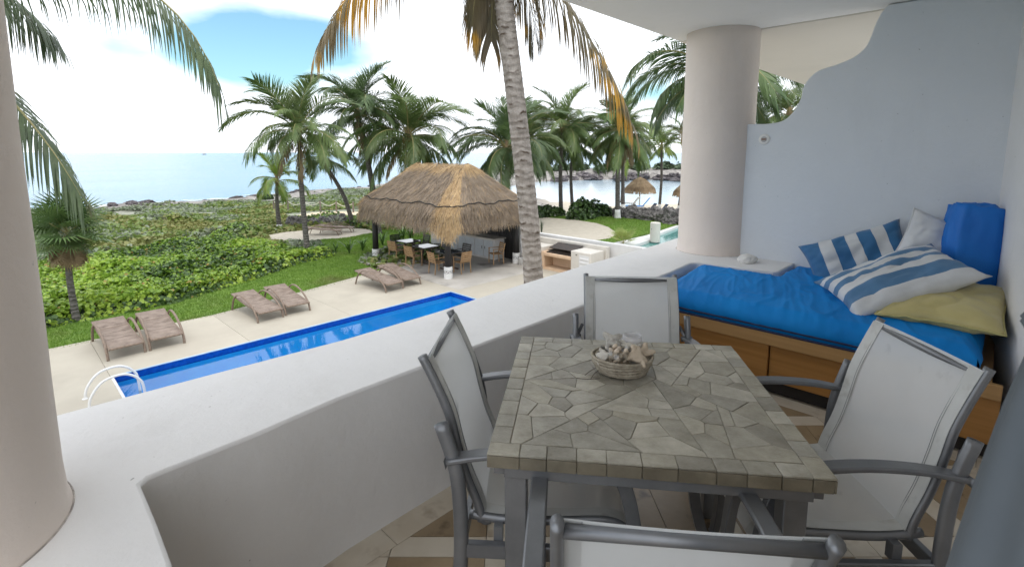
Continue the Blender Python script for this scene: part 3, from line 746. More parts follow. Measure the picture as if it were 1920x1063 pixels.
for k in range(8):                                # cream border strips
    x0 = 0.205 + k * 0.40
    MB().span(x0 + g2, min(x0 + 0.40, 3.42) - g2, FY1 + g2, 1.752, -0.0095, 0.0).build('border_tile', cream_t, terrace)
    if k < 7:
        y0 = -0.7 + k * 0.33
        MB().span(0.205, FX0 - g2, y0 + g2, y0 + 0.33 - g2, -0.0095, 0.0).build('border_tile', cream_t, terrace)
        MB().span(FX1 + g2, 3.42, y0 + g2, y0 + 0.33 - g2, -0.0095, 0.0).build('border_tile', cream_t, terrace)

# ================================================================ palms
def frond_mesh(name, L, elev, droop, pairs, leaf, hang, mats, seed, width=0.038, stiff=0.25, segs=2, twist=0.0, ragged=0.0, s0=0.14):
    """one pinnate palm frond: base at the origin, growing along +x, bent by its own weight"""
    q = random.Random(seed)
    N = 14; P = [Vector((0, 0, 0))]; T = []
    for i in range(N):
        s = i / N
        a = elev - droop * (s ** 1.25)
        t = Vector((math.cos(a), twist * s, math.sin(a))).normalized(); T.append(t)
        P.append(P[-1] + t * (L / N))
    T.append(T[-1])
    b = MB()
    b.tube(P, [max(0.004, 0.034 * (1 - i / N) ** 0.8) * (L / 3.6) ** 0.5 for i in range(N + 1)], 5, mi=1)
    def at(s):
        f = s * N; i = min(int(f), N - 1); f -= i
        return P[i].lerp(P[i + 1], f), T[i].lerp(T[min(i + 1, N)], f).normalized()
    down = Vector((0, 0, -1))
    for k in range(pairs):
        s = s0 + (1 - s0) * (k + 0.5) / pairs
        p, t = at(s)
        side0 = t.cross(Vector((0, 0, 1)))
        if side0.length < 0.2: side0 = Vector((0, -1, 0))
        side0.normalize()
        nrm = side0.cross(t).normalized()
        prof = math.sin(math.pi * min(1.0, 0.16 + 0.84 * s) ** 0.9) ** 0.6 if s < 0.97 else 0.4
        ln = leaf * (0.35 + 0.72 * prof)
        sw = R(28 + 34 * s)
        for sg in (-1, 1):
            if ragged and q.random() < ragged: continue
            l_ = ln * q.uniform(0.86, 1.1)
            d = (side0 * sg * math.cos(sw) + t * math.sin(sw) + nrm * (stiff * q.uniform(0.7, 1.3) * (1 - 0.6 * s))).normalized()
            d = (d + Vector((q.gauss(0, 0.05), q.gauss(0, 0.05), q.gauss(0, 0.05)))).normalized()
            pos = p.copy(); pts = [pos.copy()]
            h_ = hang * q.uniform(0.75, 1.3)
            for j in range(segs + 1):
                d = (d + down * (h_ * (0.45 + 0.55 * j))).normalized()
                pos = pos + d * (l_ / (segs + 1)); pts.append(pos.copy())
            w = width * q.uniform(0.8, 1.2)
            wd = t if abs(d.dot(t)) < 0.9 else side0
            vs = []; ws = [0.5] + [1.0 - 0.55 * (j / segs) for j in range(segs)] + [0]
            for j, pt in enumerate(pts[:-1]):
                dd = (pts[min(j + 1, len(pts) - 1)] - pts[max(j - 1, 0)]).normalized()
                wv = (t - dd * t.dot(dd))
                wv = wv.normalized() if wv.length > 1e-3 else side0
                wv = (wv + nrm * 0.35 * sg).normalized() * (w * 0.5 * ws[j])
                vs += [pt - wv, pt + wv]
            vs.append(pts[-1])
            fs = [(2 * j, 2 * j + 1, 2 * j + 3, 2 * j + 2) for j in range(segs)] + [(2 * segs, 2 * segs + 1, 2 * segs + 2)]
            b.add(vs, fs, 0)
    return b.mesh(name, mats)

def frond_set(tag_, L, leaf, pairs, mats, seed, width=0.038, dead=True, segs=2):
    out = []
    for k, (el, dr, hg, st) in enumerate(((78, 55, 0.10, 0.45), (62, 80, 0.16, 0.40), (48, 95, 0.22, 0.32), (32, 95, 0.30, 0.25), (18, 90, 0.42, 0.18), (2, 75, 0.55, 0.1), (-18, 60, 0.7, 0.05))):
        out.append(frond_mesh('frond_' + tag_, L * (0.84 if k == 0 else 1.0) * (0.9 if k > 4 else 1), R(el), R(dr), pairs, leaf, hg, mats, seed + k, width, st, segs, twist=0.12 * (-1) ** k))
    return out
FR = {
    'green': frond_set('green', 3.4, 1.0, 76, [M['leaf'], M['rachis']], 10, 0.036),
    'deep': frond_set('deep', 3.5, 1.05, 76, [M['leaf_dk'], M['rachis']], 30, 0.037),
    'young': frond_set('young', 2.3, 0.7, 54, [M['leaf_young'], M['rachis']], 50, 0.034),
}
dry_fr = [frond_mesh('frond_dry', 2.6, R(-38), R(45), 44, 0.7, 0.8, [M['leaf_dead'], M['rachis']], 71, 0.045, 0.05, ragged=0.2),
          frond_mesh('frond_dry', 2.3, R(-58), R(25), 40, 0.65, 0.9, [M['leaf_dead'], M['rachis']], 72, 0.04, 0.05, ragged=0.3)]

def trunk_part(root, pts, r0, r1, mat, white=0.0, rings=0.0, n=14, flare=1.5, steps=10):
    """tapered leaning trunk, a swollen foot and ring scars"""
    path = smooth_path(pts, steps)
    base = path[0].copy(); k = len(path)
    tot = sum((path[i + 1] - path[i]).length for i in range(k - 1))
    dense = []; acc = 0
    rr_ = []
    for i in range(k):
        t = i / (k - 1)
        rr_.append(r0 + (r1 - r0) * t + r0 * (flare - 1) * math.exp(-t * tot / 0.35))
    if rings:
        m_ = max(k, int(tot / rings * 2)); P2 = []; R2 = []
        for i in range(m_ + 1):
            f = i / m_ * (k - 1); a = min(int(f), k - 2); f -= a
            P2.append(path[a].lerp(path[a + 1], f)); rad = rr_[a] * (1 - f) + rr_[a + 1] * f
            R2.append(rad * (1.022 if i % 2 else 0.985) + 0.007 * mnoise.noise(Vector((i * 0.9, 0, 0))) + 0.006 * mnoise.noise(Vector((i * 0.13, 3, 0))))
        path, rr_ = P2, R2
    o = MB().tube([p - base for p in path], rr_, n).build('trunk', mat, root, smooth=not rings)
    o.location = base
    if white:
        cut = max(2, int(len(path) * white / tot))
        o2 = MB().tube([p - base for p in path[:cut + 1]], [r * 1.04 + 0.006 for r in rr_[:cut + 1]], n).build('painted_base', M['whitewash'], root, smooth=True); o2.location = base
    return path[-1]

def coconuts(root, top, n, seed, r=0.11):
    q = random.Random(seed)
    me = MB().lathe([(0, -1.2), (0.5, -1.0), (0.9, -0.45), (1.0, 0.1), (0.75, 0.75), (0.3, 1.05), (0, 1.1)], 9).mesh('coconut', M['coconut'], True)
    for k in range(n):
        o = bpy.data.objects.new('coconut', me); link(o, root)
        a = q.uniform(0, 6.28)
        o.location = top + Vector((math.cos(a) * q.uniform(0.18, 0.36), math.sin(a) * q.uniform(0.18, 0.36), q.uniform(-0.55, -0.1)))
        s = r * q.uniform(0.8, 1.15); o.scale = (s, s, s); o.rotation_euler = (q.uniform(-0.5, 0.5), q.uniform(-0.5, 0.5), 0)

def palm(label, base, top, fset, n, seed, r0=0.17, r1=0.11, white=0.0, scale=1.0, mid=None, nuts=0, dry=0, low=1.0, rings=0.0, mat=None, name='coconut_palm', weights=None):
    q = random.Random(seed)
    root = thing(name, label, 'palm tree', base, 0, 'palm trees in the garden')
    B = Vector(base); T_ = Vector(top)
    if mid is None: mid = B.lerp(T_, 0.5) + Vector((q.uniform(-0.15, 0.15), q.uniform(-0.15, 0.15), 0)) * (T_ - B).length * 0.2
    end = trunk_part(root, [Vector((0, 0, -0.05)), Vector(mid) - B, T_ - B], r0, r1, mat or M['trunk'], white, rings)
    tops = T_ - B
    sheath = MB().lathe([(r1 * 1.05, -0.25), (r1 * 1.55, -0.05), (r1 * 1.5, 0.15), (r1 * 0.7, 0.5), (0, 0.7)], 10).build('crown_sheath', M['leaf_dead'], root, smooth=True); sheath.location = tops
    a0 = q.uniform(0, 6.28)
    for k in range(n):
        f = k / max(1, n - 1)
        vi = min(6, int(f * 6.2 * low + q.uniform(-0.4, 0.6))); vi = max(0, vi)
        o = bpy.data.objects.new('frond', FR[fset][vi] if fset in FR else fset[vi]); link(o, root)
        o.location = tops + Vector((0, 0, 0.18 * (1 - f)))
        o.rotation_euler = (q.uniform(-0.38, 0.38), q.uniform(-0.14, 0.14), a0 + k * 2.39996 + q.uniform(-0.35, 0.35))
        s = scale * q.uniform(0.72, 1.14); o.scale = (s, s, s)
    for k in range(dry):
        o = bpy.data.objects.new('dry_frond', dry_fr[k % 2]); link(o, root)
        o.location = tops + Vector((0, 0, -0.05)); o.rotation_euler = (0, 0, q.uniform(0, 6.28)); s = scale * q.uniform(0.8, 1.0); o.scale = (s, s, s)
    if nuts: coconuts(root, tops, nuts, seed, 0.115 * max(1, scale))
    return root

GZ0 = -3.3
def gp(X, Y, sink=0.0):
    p = C(X, Y); p.z = max(-3.30, float(gz(p.x, p.y))) - sink if p.y < 30 and X < 12 else float(gz(p.x, p.y)) - sink
    return p
palm('tall green coconut palm standing at the hedge corner, nearest on the lawn', C(-9.82, 23.92, GZ0), C(-9.95, 24.0, 2.45), 'green', 26, 101, 0.135, 0.09, mid=C(-9.95, 23.95, -0.2), scale=1.02, dry=2)
palm('small yellow-green young palm by the shore scrub', gp(-15.2, 32.8), C(-15.2, 32.8, -0.35), 'young', 15, 102, 0.15, 0.09, white=0.5)
palm('leaning palm behind the sand loungers, curving up to the left', gp(-10.4, 33.0), C(-12.0, 32.2, 1.15), 'green', 20, 103, 0.16, 0.10, mid=C(-10.9, 32.7, -1.2), scale=0.72, dry=2, low=1.1)
palm('tallest palm behind the left corner of the thatched hut', gp(-8.0, 30.0), C(-8.95, 30.0, 3.7), 'deep', 27, 104, 0.19, 0.12, mid=C(-8.35, 30, 0.2), scale=1.1, dry=2)
palm('bushy palm with orange coconuts rising behind the hut ridge', gp(-5.9, 30.5), C(-6.05, 30.0, 2.35), 'green', 34, 105, 0.20, 0.13, nuts=9, scale=1.18, low=1.15, dry=3)
palm('full green palm right of the hut, half hidden by the leaning trunk', gp(-0.2, 31.5), C(-0.3, 31.2, 1.75), 'deep', 34, 106, 0.19, 0.13, scale=1.12, low=1.1)
palm('palm with whitewashed foot behind the dark hedge bush', gp(3.9, 40.0), C(3.85, 39.4, 3.3), 'green', 32, 107, 0.18, 0.12, white=0.9, scale=1.15, low=1.2)
palm('slender palm standing just right of the whitewashed-foot palm at the lagoon', gp(5.4, 45), C(5.3, 44.6, 2.2), 'deep', 28, 108, 0.16, 0.11, scale=1.15, low=1.25)
palm('drooping palm with whitewashed foot on the small round lawn', gp(7.86, 37.4), C(7.75, 37.3, 3.0), 'green', 34, 109, 0.19, 0.13, white=1.0, scale=1.12, low=1.25, dry=6)
palm('palm filling the gap left of the big hedge bush, trunk in shade', gp(1.7, 41.5), C(1.6, 41.4, 2.5), 'deep', 28, 121, 0.17, 0.12, scale=1.12, low=1.2)
palm('palm rising behind the drooping palm, nearer the beach', gp(9.7, 44), C(9.5, 43.8, 3.1), 'green', 28, 122, 0.17, 0.12, white=0.8, scale=1.1, low=1.2)
palm('bushy palm behind the near leaning trunk, between hut and hedge bush', gp(1.0, 35.5), C(0.9, 35.4, 2.1), 'green', 26, 123, 0.18, 0.12, scale=1.05, low=1.2)
palm('yellowing slim palm on the beach right of the thatch parasol', gp(14.6, 50), C(14.6, 50, 2.0), 'young', 16, 110, 0.15, 0.10, white=1.1, scale=1.3)
palm('palm on the beach close beside the column, thin bare trunk', gp(15.6, 47.2), C(15.8, 47.2, 2.9), 'green', 16, 111, 0.16, 0.11, white=1.2, scale=0.9)
palm('low fresh-green palm on the beach left of the thatch parasol', gp(10.9, 50), C(11.0, 50, 1.4), 'young', 14, 112, 0.15, 0.10, scale=1.35)
palm('large palm partly hidden behind the right-hand column, fronds hanging left', C(7.9, 18.8, GZ0), C(7.45, 19.0, 4.35), 'deep', 30, 113, 0.2, 0.14, scale=1.12, low=1.15, dry=1)
palm('palm seen through the gap above the scalloped partition wall', C(16.2, 29.5, GZ0), C(15.9, 29.6, 3.6), 'green', 20, 114, 0.19, 0.13, scale=0.95)

# --- the near leaning palm in front of the terrace: own, denser fronds
def near_fronds(mats, seed, spec, L=4.0, leaf=1.0, width=0.030, pairs=66):
    return [frond_mesh('frond_near', l_ * L, R(el), R(dr), pairs, leaf, hg, mats, seed + k, width, st, 3, tw) for k, (el, dr, hg, st, l_, tw) in enumerate(spec)]
root = thing('coconut_palm', 'near palm with a ringed grey trunk leaning up in front of the hut, yellowing fronds', 'palm tree', C(0.42, 8.15, GZ0), 0, 'palm trees in the garden')
Bn = C(0.42, 8.15, GZ0)
TN = C(-0.22, 7.7, 4.75)
trunk_part(root, [Vector((0, 0, -0.05)), C(0.40, 8.1, -1.6) - Bn, C(0.30, 8.0, 0.2) - Bn, C(0.10, 7.9, 2.0) - Bn, C(-0.10, 7.8, 3.6) - Bn, TN - Bn], 0.175, 0.125, M['trunk_near'], rings=0.075, n=22, flare=1.25)
MB().lathe([(0.13, -0.3), (0.20, 0.0), (0.19, 0.2), (0.08, 0.6), (0, 0.8)], 14, TN - Bn).build('crown_sheath', M['leaf_dead'], root, smooth=True)
gold = [M['leaf_gold'], M['rachis']]; grn = [M['leaf'], M['rachis']]
NG = near_fronds(gold, 300, ((-44, 24, 0.5, 0.12, 0.86, 0.0), (-8, 56, 0.75, 0.1, 0.86, -0.05), (-50, 40, 0.45, 0.1, 0.42, 0.0), (-60, 30, 0.5, 0.1, 0.36, 0.0)))
NN = near_fronds(grn, 320, ((70, 60, 0.2, 0.3, 0.9, 0), (45, 90, 0.3, 0.3, 1.0, 0.1)))
def hang_frond(me, az, off=(0, 0, 0), s=1.0, tilt=0.0):
    o = bpy.data.objects.new('frond', me); link(o, root); o.location = TN - Bn + Vector(off)
    o.rotation_euler = (tilt, 0, CA + R(az)); o.scale = (s, s, s); return o
# headings: 0 = to the viewer's right, 180 = to the left, 90 = away
hang_frond(NG[0], 4, (0, 0, 0.05), 1.0)
hang_frond(NG[1], 172, (0, 0, 0.1), 1.0)
hang_frond(NG[2], 20, (0, 0, -0.1), 0.9)
hang_frond(NG[3], 160, (0, 0, -0.1), 0.9)
hang_frond(NG[2], 100, (0, 0, -0.1), 0.9)
for az in (60, 130, 220, 300): hang_frond(NN[1], az)
for az in (10, 95, 190, 270): hang_frond(NN[0], az)

# --- the palm just left of the view: fronds reach in at the upper left
Bl = C(-7.4, 6.3, GZ0)
root = thing('coconut_palm', 'palm just outside the left edge, its fronds darkened to silhouettes arching into the sky', 'palm tree', Bl, 0, 'palm trees in the garden')
TL = C(-7.2, 6.3, 3.9); TN, Bn = TL, Bl
trunk_part(root, [Vector((0, 0, -0.05)), C(-7.5, 6.3, 0.3) - Bl, TL - Bl], 0.19, 0.14, M['trunk_near'], rings=0.09, n=16, flare=1.3)
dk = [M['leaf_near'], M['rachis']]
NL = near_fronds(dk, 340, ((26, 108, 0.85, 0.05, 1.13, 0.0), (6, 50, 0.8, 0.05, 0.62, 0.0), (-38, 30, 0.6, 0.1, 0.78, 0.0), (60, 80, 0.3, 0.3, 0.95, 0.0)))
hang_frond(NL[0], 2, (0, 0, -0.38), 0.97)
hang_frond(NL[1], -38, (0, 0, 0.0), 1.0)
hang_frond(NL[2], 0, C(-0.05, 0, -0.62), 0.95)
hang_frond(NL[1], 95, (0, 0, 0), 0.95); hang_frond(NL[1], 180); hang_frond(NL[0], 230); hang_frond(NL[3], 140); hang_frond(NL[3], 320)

# --- fan palm on the left
def fan_leaf(name, r, seed, mats, nf=34, spread=320):
    q = random.Random(seed); b = MB()
    b.tube([(0, 0, 0), (0.25, 0, 0.02), (0.5, 0, 0.03)], [0.012, 0.01, 0.008], 5, mi=1)
    c = Vector((0.5, 0, 0.03))
    for k in range(nf):
        a = R(-spread / 2 + spread * (k + 0.5) / nf); l_ = r * q.uniform(0.82, 1.05)
        d = Vector((math.cos(a), math.sin(a), 0.25)); e = Vector((-math.sin(a), math.cos(a), 0)); w = 0.021
        p1 = c + d.normalized() * l_ * 0.55; p2 = p1 + (d + Vector((0, 0, -0.55))).normalized() * l_ * 0.45
        b.add([c, p1 - e * w, p1 + e * w, p2], [(0, 1, 2), (1, 3, 2)], 0)
    return b.mesh(name, mats)
fan_m = pmat('fan_palm_leaf', (0.06, 0.11, 0.035), (0.11, 0.17, 0.05), scale=2, rough=0.4, rand=0.3, trans=0.25)
FL = [fan_leaf('fan_leaf', 0.72, 400 + k, [fan_m, M['rachis']]) for k in range(3)]
FD = fan_leaf('fan_leaf_dry', 0.5, 410, [M['leaf_dead'], M['leaf_dead']])
Bf = C(-12.6, 14.15, GZ0)
root = thing('fan_palm', 'short fan palm with a round spiky crown at the edge of the hedge, left', 'palm tree', Bf, 0)
Tf = C(-12.55, 14.1, -0.85) - Bf
trunk_part(root, [Vector((0, 0, -0.05)), C(-12.62, 14.1, -2.0) - Bf, Tf], 0.085, 0.075, M['trunk'], n=10)
q = random.Random(77)
for k in range(28):
    o = bpy.data.objects.new('fan_leaf', FL[k % 3]); link(o, root); f = k / 27
    o.location = Tf + Vector((0, 0, 0.25 * (1 - f)))
    o.rotation_euler = Euler((q.uniform(-0.7, 0.7), -R(80 - 130 * f + q.uniform(-14, 14)), k * 2.4 + q.uniform(-0.4, 0.4)), 'XYZ')
    s = q.uniform(0.8, 1.2); o.scale = (s, s, s)
for k in range(9):
    o = bpy.data.objects.new('dry_leaf', FD); link(o, root); o.location = Tf
    o.rotation_euler = Euler((0, R(62 + q.uniform(0, 20)), k * 0.7), 'XYZ')

# ================================================================ hedge, scrub, bushes
def leaf_scatter(name, pts, nrm, size, mats, seed, midx=None, round_=True, parent=None, tilt=0.55):
    """many small leaf faces; pts Nx3"""
    g = np.random.default_rng(seed); n = len(pts)
    up = nrm + g.normal(0, tilt, (n, 3)); up /= np.linalg.norm(up, axis=1, keepdims=True)
    r_ = g.normal(0, 1, (n, 3)); a = np.cross(up, r_); a /= np.linalg.norm(a, axis=1, keepdims=True); b_ = np.cross(up, a)
    s = size * (0.65 + 0.7 * g.random(n))
    if round_:
        ring_ = [(1, 0), (0.45, 0.8), (-0.6, 0.7), (-0.95, 0), (-0.6, -0.7), (0.45, -0.8)]
        V = np.empty((n, 6, 3))
        for k, (x, y) in enumerate(ring_):
            V[:, k] = pts + (a * x + b_ * y) * (s * 0.5)[:, None] + up * (0.12 * abs(y) * s)[:, None]
        base = np.arange(n)[:, None] * 6
        F_ = np.concatenate([base + np.array([0, 1, 2, 3]), base + np.array([0, 3, 4, 5])], 0)
        mi = None if midx is None else np.concatenate([midx, midx]).tolist()
        return mesh_obj(name, V.reshape(-1, 3), F_.tolist(), mats, parent, midx=mi)
    V = np.empty((n, 4, 3))
    V[:, 0] = pts - b_ * (s * 0.14)[:, None]; V[:, 1] = pts + a * (s * 0.5)[:, None]; V[:, 2] = pts + b_ * (s * 0.14)[:, None]; V[:, 3] = pts - a * (s * 0.5)[:, None]
    F_ = np.arange(n * 4).reshape(n, 4)
    return mesh_obj(name, V.reshape(-1, 3), F_.tolist(), mats, parent, midx=None if midx is None else midx.tolist())
HEDGE = [(-7, 18.6), (0.6, 18.55), (2.07, 18.75), (3.83, 18.85), (6.54, 20.15), (9.1, 21.75), (10.9, 22.15), (11.4, 22.9), (10.9, 24.6), (10.2, 27.6), (10.2, 31), (9.5, 34), (7.0, 31.5), (3.5, 29.6), (-2, 29), (-7, 28)]
def hedge_h(x, y):
    e = np.clip(poly_sd(HEDGE, x, y), 0, 3)
    return -3.35 + np.interp(e, [0, 0.25, 0.8, 2, 3], [0.08, 0.34, 0.52, 0.60, 0.58]) + (vnoise(x, y, 1.6, 21) - 0.5) * 0.42 + (vnoise(x, y, 0.6, 22) - 0.5) * 0.22 - 0.025 * np.clip(y - 22, 0, 20)
hx, hy = np.meshgrid(np.arange(-7.2, 12, 0.3), np.arange(18.3, 34.2, 0.3), indexing='ij')
ins = poly_sd(HEDGE, hx, hy)
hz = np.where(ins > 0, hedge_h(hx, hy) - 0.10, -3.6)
nx, ny = hx.shape; idx = np.arange(nx * ny).reshape(nx, ny)
fq = np.stack([idx[:-1, :-1], idx[1:, :-1], idx[1:, 1:], idx[:-1, 1:]], -1).reshape(-1, 4)
keep = (ins[:-1, :-1] > -0.35) & (ins[1:, 1:] > -0.35)
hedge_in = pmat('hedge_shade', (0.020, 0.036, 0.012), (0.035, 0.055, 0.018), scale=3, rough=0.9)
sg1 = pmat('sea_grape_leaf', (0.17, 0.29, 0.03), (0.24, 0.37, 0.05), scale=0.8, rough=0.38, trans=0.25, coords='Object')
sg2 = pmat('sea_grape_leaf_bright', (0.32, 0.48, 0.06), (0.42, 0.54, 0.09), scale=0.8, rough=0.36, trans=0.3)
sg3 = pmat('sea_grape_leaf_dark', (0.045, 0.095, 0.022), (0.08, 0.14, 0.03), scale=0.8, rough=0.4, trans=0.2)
g = np.random.default_rng(4); n = 74000
q2 = np.empty((0, 2))
while len(q2) < n:
    c_ = np.array([-7, 18.4]) + np.array([18.6, 15.8]) * g.random((n, 2))
    k = pip(HEDGE, c_[:, 0], c_[:, 1]); keepp = g.random(n) < np.interp(c_[:, 1], [18, 25, 34], [1.0, 0.75, 0.4]); q2 = np.concatenate([q2, c_[k & keepp]])
q2 = q2[:n]
pz = hedge_h(q2[:, 0], q2[:, 1]) - 0.16 * g.random(n) ** 1.5 + 0.05
near_edge = poly_sd(HEDGE, q2[:, 0], q2[:, 1]) < 0.35
pz = np.where(near_edge, -3.25 + (pz + 3.25) * g.random(n), pz)
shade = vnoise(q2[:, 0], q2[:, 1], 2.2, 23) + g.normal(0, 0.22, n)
mi = np.where(shade > 0.72, 1, np.where((shade < 0.26) | near_edge, 2, 0))  # edge leaves take the dark tone: shadow at the hedge foot as colour
mi = np.where(g.random(n) < 0.022, 3, mi)
nr = np.tile(np.array([0.0, 0.0, 1.0]), (n, 1)); nr[near_edge] = [0.2, -0.8, 0.5]
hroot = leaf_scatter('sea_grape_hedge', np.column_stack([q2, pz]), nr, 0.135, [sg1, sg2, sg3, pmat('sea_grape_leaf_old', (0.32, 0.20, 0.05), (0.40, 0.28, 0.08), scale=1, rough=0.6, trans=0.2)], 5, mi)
tag(hroot, 'dense bright green sea grape ground cover beyond the lawn', 'hedge', kind='stuff')
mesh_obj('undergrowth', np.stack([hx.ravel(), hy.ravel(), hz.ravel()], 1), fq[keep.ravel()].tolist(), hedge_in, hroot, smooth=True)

# low coastal scrub between the hedge and the rocks
sc1 = pmat('scrub_leaf_grey', (0.21, 0.25, 0.165), (0.30, 0.33, 0.235), scale=0.5, rough=0.7, trans=0.15)
sc2 = pmat('scrub_leaf_green', (0.13, 0.20, 0.045), (0.21, 0.28, 0.07), scale=0.5, rough=0.6, trans=0.2)
sc3 = pmat('scrub_leaf_olive', (0.20, 0.22, 0.07), (0.28, 0.27, 0.09), scale=0.5, rough=0.6, trans=0.2)
g = np.random.default_rng(14); n = 95000
X = -64 + 62 * g.random(n * 4); Y = 21 + 62 * g.random(n * 4)
d = land_d(X, Y); cover = vnoise(X, Y, 4.2, 31) * 0.6 + vnoise(X, Y, 1.5, 32) * 0.4
pr0 = np.interp(d, [9, 14, 20, 30, 42], [0.0, 0.15, 0.45, 0.8, 0.95])
k = (d > 8) & (cover > 0.72 - 0.5 * pr0) & (g.random(n * 4) < 0.75)
U, Wv = X * math.cos(_a) + Y * math.sin(_a), -X * math.sin(_a) + Y * math.cos(_a)
k &= ~pip(HEDGE, U, Wv) & ~pip(LAWN1, U, Wv) & ~pip(SAND1, U, Wv) & (Wv > 18) & ~((U > 16) & (U < 24) & (Wv > 33) & (Wv < 42))
U, Wv, d, cover = U[k][:n], Wv[k][:n], d[k][:n], cover[k][:n]; n = len(U)
z = gz(U, Wv) + (cover - 0.4) * 1.0 * g.random(n) + 0.03
mix_ = vnoise(U, Wv, 3.0, 33) + g.normal(0, 0.16, n) + np.interp(d, [8, 34], [-0.38, 0.16])
mi = np.where(mix_ < 0.45, 0, np.where(mix_ < 0.78, 1, 2))
sz = 0.2 * (0.6 + 0.6 * g.random(n))
o = leaf_scatter('coastal_scrub', np.column_stack([U, Wv, z]), np.tile(np.array([0.0, 0, 1.0]), (n, 1)), 0.24, [sc1, sc2, sc3], 15, mi, round_=True, tilt=0.8)
tag(o, 'low grey-green coastal scrub spreading to the rocky shore', 'scrub', kind='stuff')

def bush(label, c, rx, ry, h, n, leaf, mats, seed, group=None, name='bush'):
    """rounded shrub: leaves through the volume of several lobes, dark twigs inside"""
    g_ = np.random.default_rng(seed)
    root = thing(name, label, 'bush', c, 0, group)
    L_ = []; N_ = []
    for k in range(7):
        cx, cy = g_.uniform(-0.6, 0.6) * rx, g_.uniform(-0.6, 0.6) * ry; hh = h * g_.uniform(0.6, 1.0); m_ = n // 7
        v = g_.normal(0, 1, (m_, 3)); v /= np.linalg.norm(v, axis=1, keepdims=True); v[:, 2] = np.abs(v[:, 2])
        rad = (g_.random(m_) ** 0.35)[:, None]
        p = v * rad * np.array([rx * 0.55, ry * 0.55, hh]) + np.array([cx, cy, 0.02]); L_.append(p); N_.append(v)
    P_ = np.concatenate(L_); V_ = np.concatenate(N_)
    leaf_scatter('foliage', P_, V_ + np.array([0, 0, 0.5]), leaf, mats, seed + 1, np.random.default_rng(seed).integers(0, len(mats), len(P_)), True, root)
    b = MB(); q_ = random.Random(seed)
    for k in range(9):
        a = q_.uniform(0, 6.28); b.tube([(0, 0, 0), (math.cos(a) * rx * 0.25, math.sin(a) * ry * 0.25, h * 0.4), (math.cos(a) * rx * 0.5, math.sin(a) * ry * 0.5, h * 0.75)], [0.03, 0.02, 0.008], 5)
    b.build('stems', M['trunk'], root)
    return root
bdk = [sg3, pmat('bush_leaf_dark', (0.022, 0.050, 0.016), (0.05, 0.085, 0.025), scale=1.5, rough=0.35, trans=0.15)]
bush('dark glossy hedge bush between the two whitewashed palms', gp(5.6, 37.6), 1.9, 1.2, 1.75, 3600, 0.24, bdk, 501)
bush('lower dark bush under the whitewashed-foot palm, left of the big hedge bush', gp(2.6, 38.6), 1.7, 1.0, 1.0, 2400, 0.22, bdk, 502)
bush('small dark bush beside the drooping palm trunk', gp(7.0, 39), 0.9, 0.8, 1.1, 1200, 0.22, bdk, 503)
bmid = [sc2, sg1, sg3]
bush('round green shrub in the shore scrub nearest the small palm', gp(-16.8, 31.5), 1.7, 1.3, 0.7, 1500, 0.2, bmid, 504)
bush('broad green shrub below the leaning palm and rope fence', gp(-13.6, 36), 2.4, 1.4, 0.8, 1800, 0.2, bmid, 505)
bush('pale green shrub at the left corner of the hut roof', gp(-9.6, 34), 2.0, 1.2, 1.1, 1800, 0.2, bmid, 506)
bush('lone dark shrub standing on the shore rocks', gp(-32.0, 66), 0.7, 0.6, 0.8, 600, 0.3, bdk, 507)
ylw = [sc3, M['leaf_young']]
bush('bright yellow-green tuft in the scrub, left of the small palm', gp(-24.3, 35.5), 1.0, 0.8, 0.75, 700, 0.2, ylw, 508)
bush('small yellow-green tuft in the scrub farther from the hedge', gp(-22.5, 41), 0.8, 0.7, 0.55, 500, 0.2, ylw, 509)

def strap_plant(label, c, n, h, seed, mats, group, name='strap_leaf_plant', w=0.05, spread=0.5, cat='plant'):
    q_ = random.Random(seed); root = thing(name, label, cat, c, 0, group)
    for k in range(n):
        a = q_.uniform(0, 6.28); l_ = h * q_.uniform(0.7, 1.15); o_ = spread * q_.uniform(0.3, 1.0)
        d = Vector((math.cos(a), math.sin(a), 0)); e = Vector((-math.sin(a), math.cos(a), 0)); vs = []
        for j in range(4):
            t_ = j / 4; p = d * (o_ * l_ * t_ ** 1.6) + Vector((0, 0, l_ * (t_ - 0.22 * spread * t_ ** 3))); ww = w * (0.55 + 0.9 * t_ - 1.1 * t_ * t_)
            vs += [p - e * ww * 0.5, p + e * ww * 0.5]
        vs.append(d * (o_ * l_) + Vector((0, 0, l_ * (1 - 0.3 * spread))))
        MB().add(vs, [(2 * j, 2 * j + 1, 2 * j + 3, 2 * j + 2) for j in range(3)] + [(6, 7, 8)]).build('leaf', mats, root)
    return root
lily = pmat('strap_leaf', (0.06, 0.13, 0.03), (0.12, 0.21, 0.05), scale=2, rough=0.4, rand=0.3, trans=0.25)
agave = pmat('snake_plant_leaf', (0.055, 0.075, 0.045), (0.10, 0.12, 0.07), scale=5, rough=0.5, rand=0.3)
q = random.Random(31)
for k in range(11):
    strap_plant('leafy strap-leaf clump, %s from the left in the bed behind the hut' % ORD[k], Vector((12.0 + k * 0.52 + q.uniform(-0.2, 0.2), 22.6 + 0.12 * k + q.uniform(-0.4, 0.4), -3.28)), 15, q.uniform(0.7, 1.05), 600 + k, lily, 'strap-leaf clumps behind the hut', w=0.09, spread=0.8)
for k in range(6):
    strap_plant('small strap-leaf clump at the foot of the tall lawn palm', C(-9.9, 23.9, -3.28) + Vector((q.uniform(-0.9, 1.3), q.uniform(-0.5, 0.7), 0)), 12, q.uniform(0.45, 0.7), 620 + k, lily, 'strap-leaf clumps round the lawn palm', w=0.06, spread=0.9)
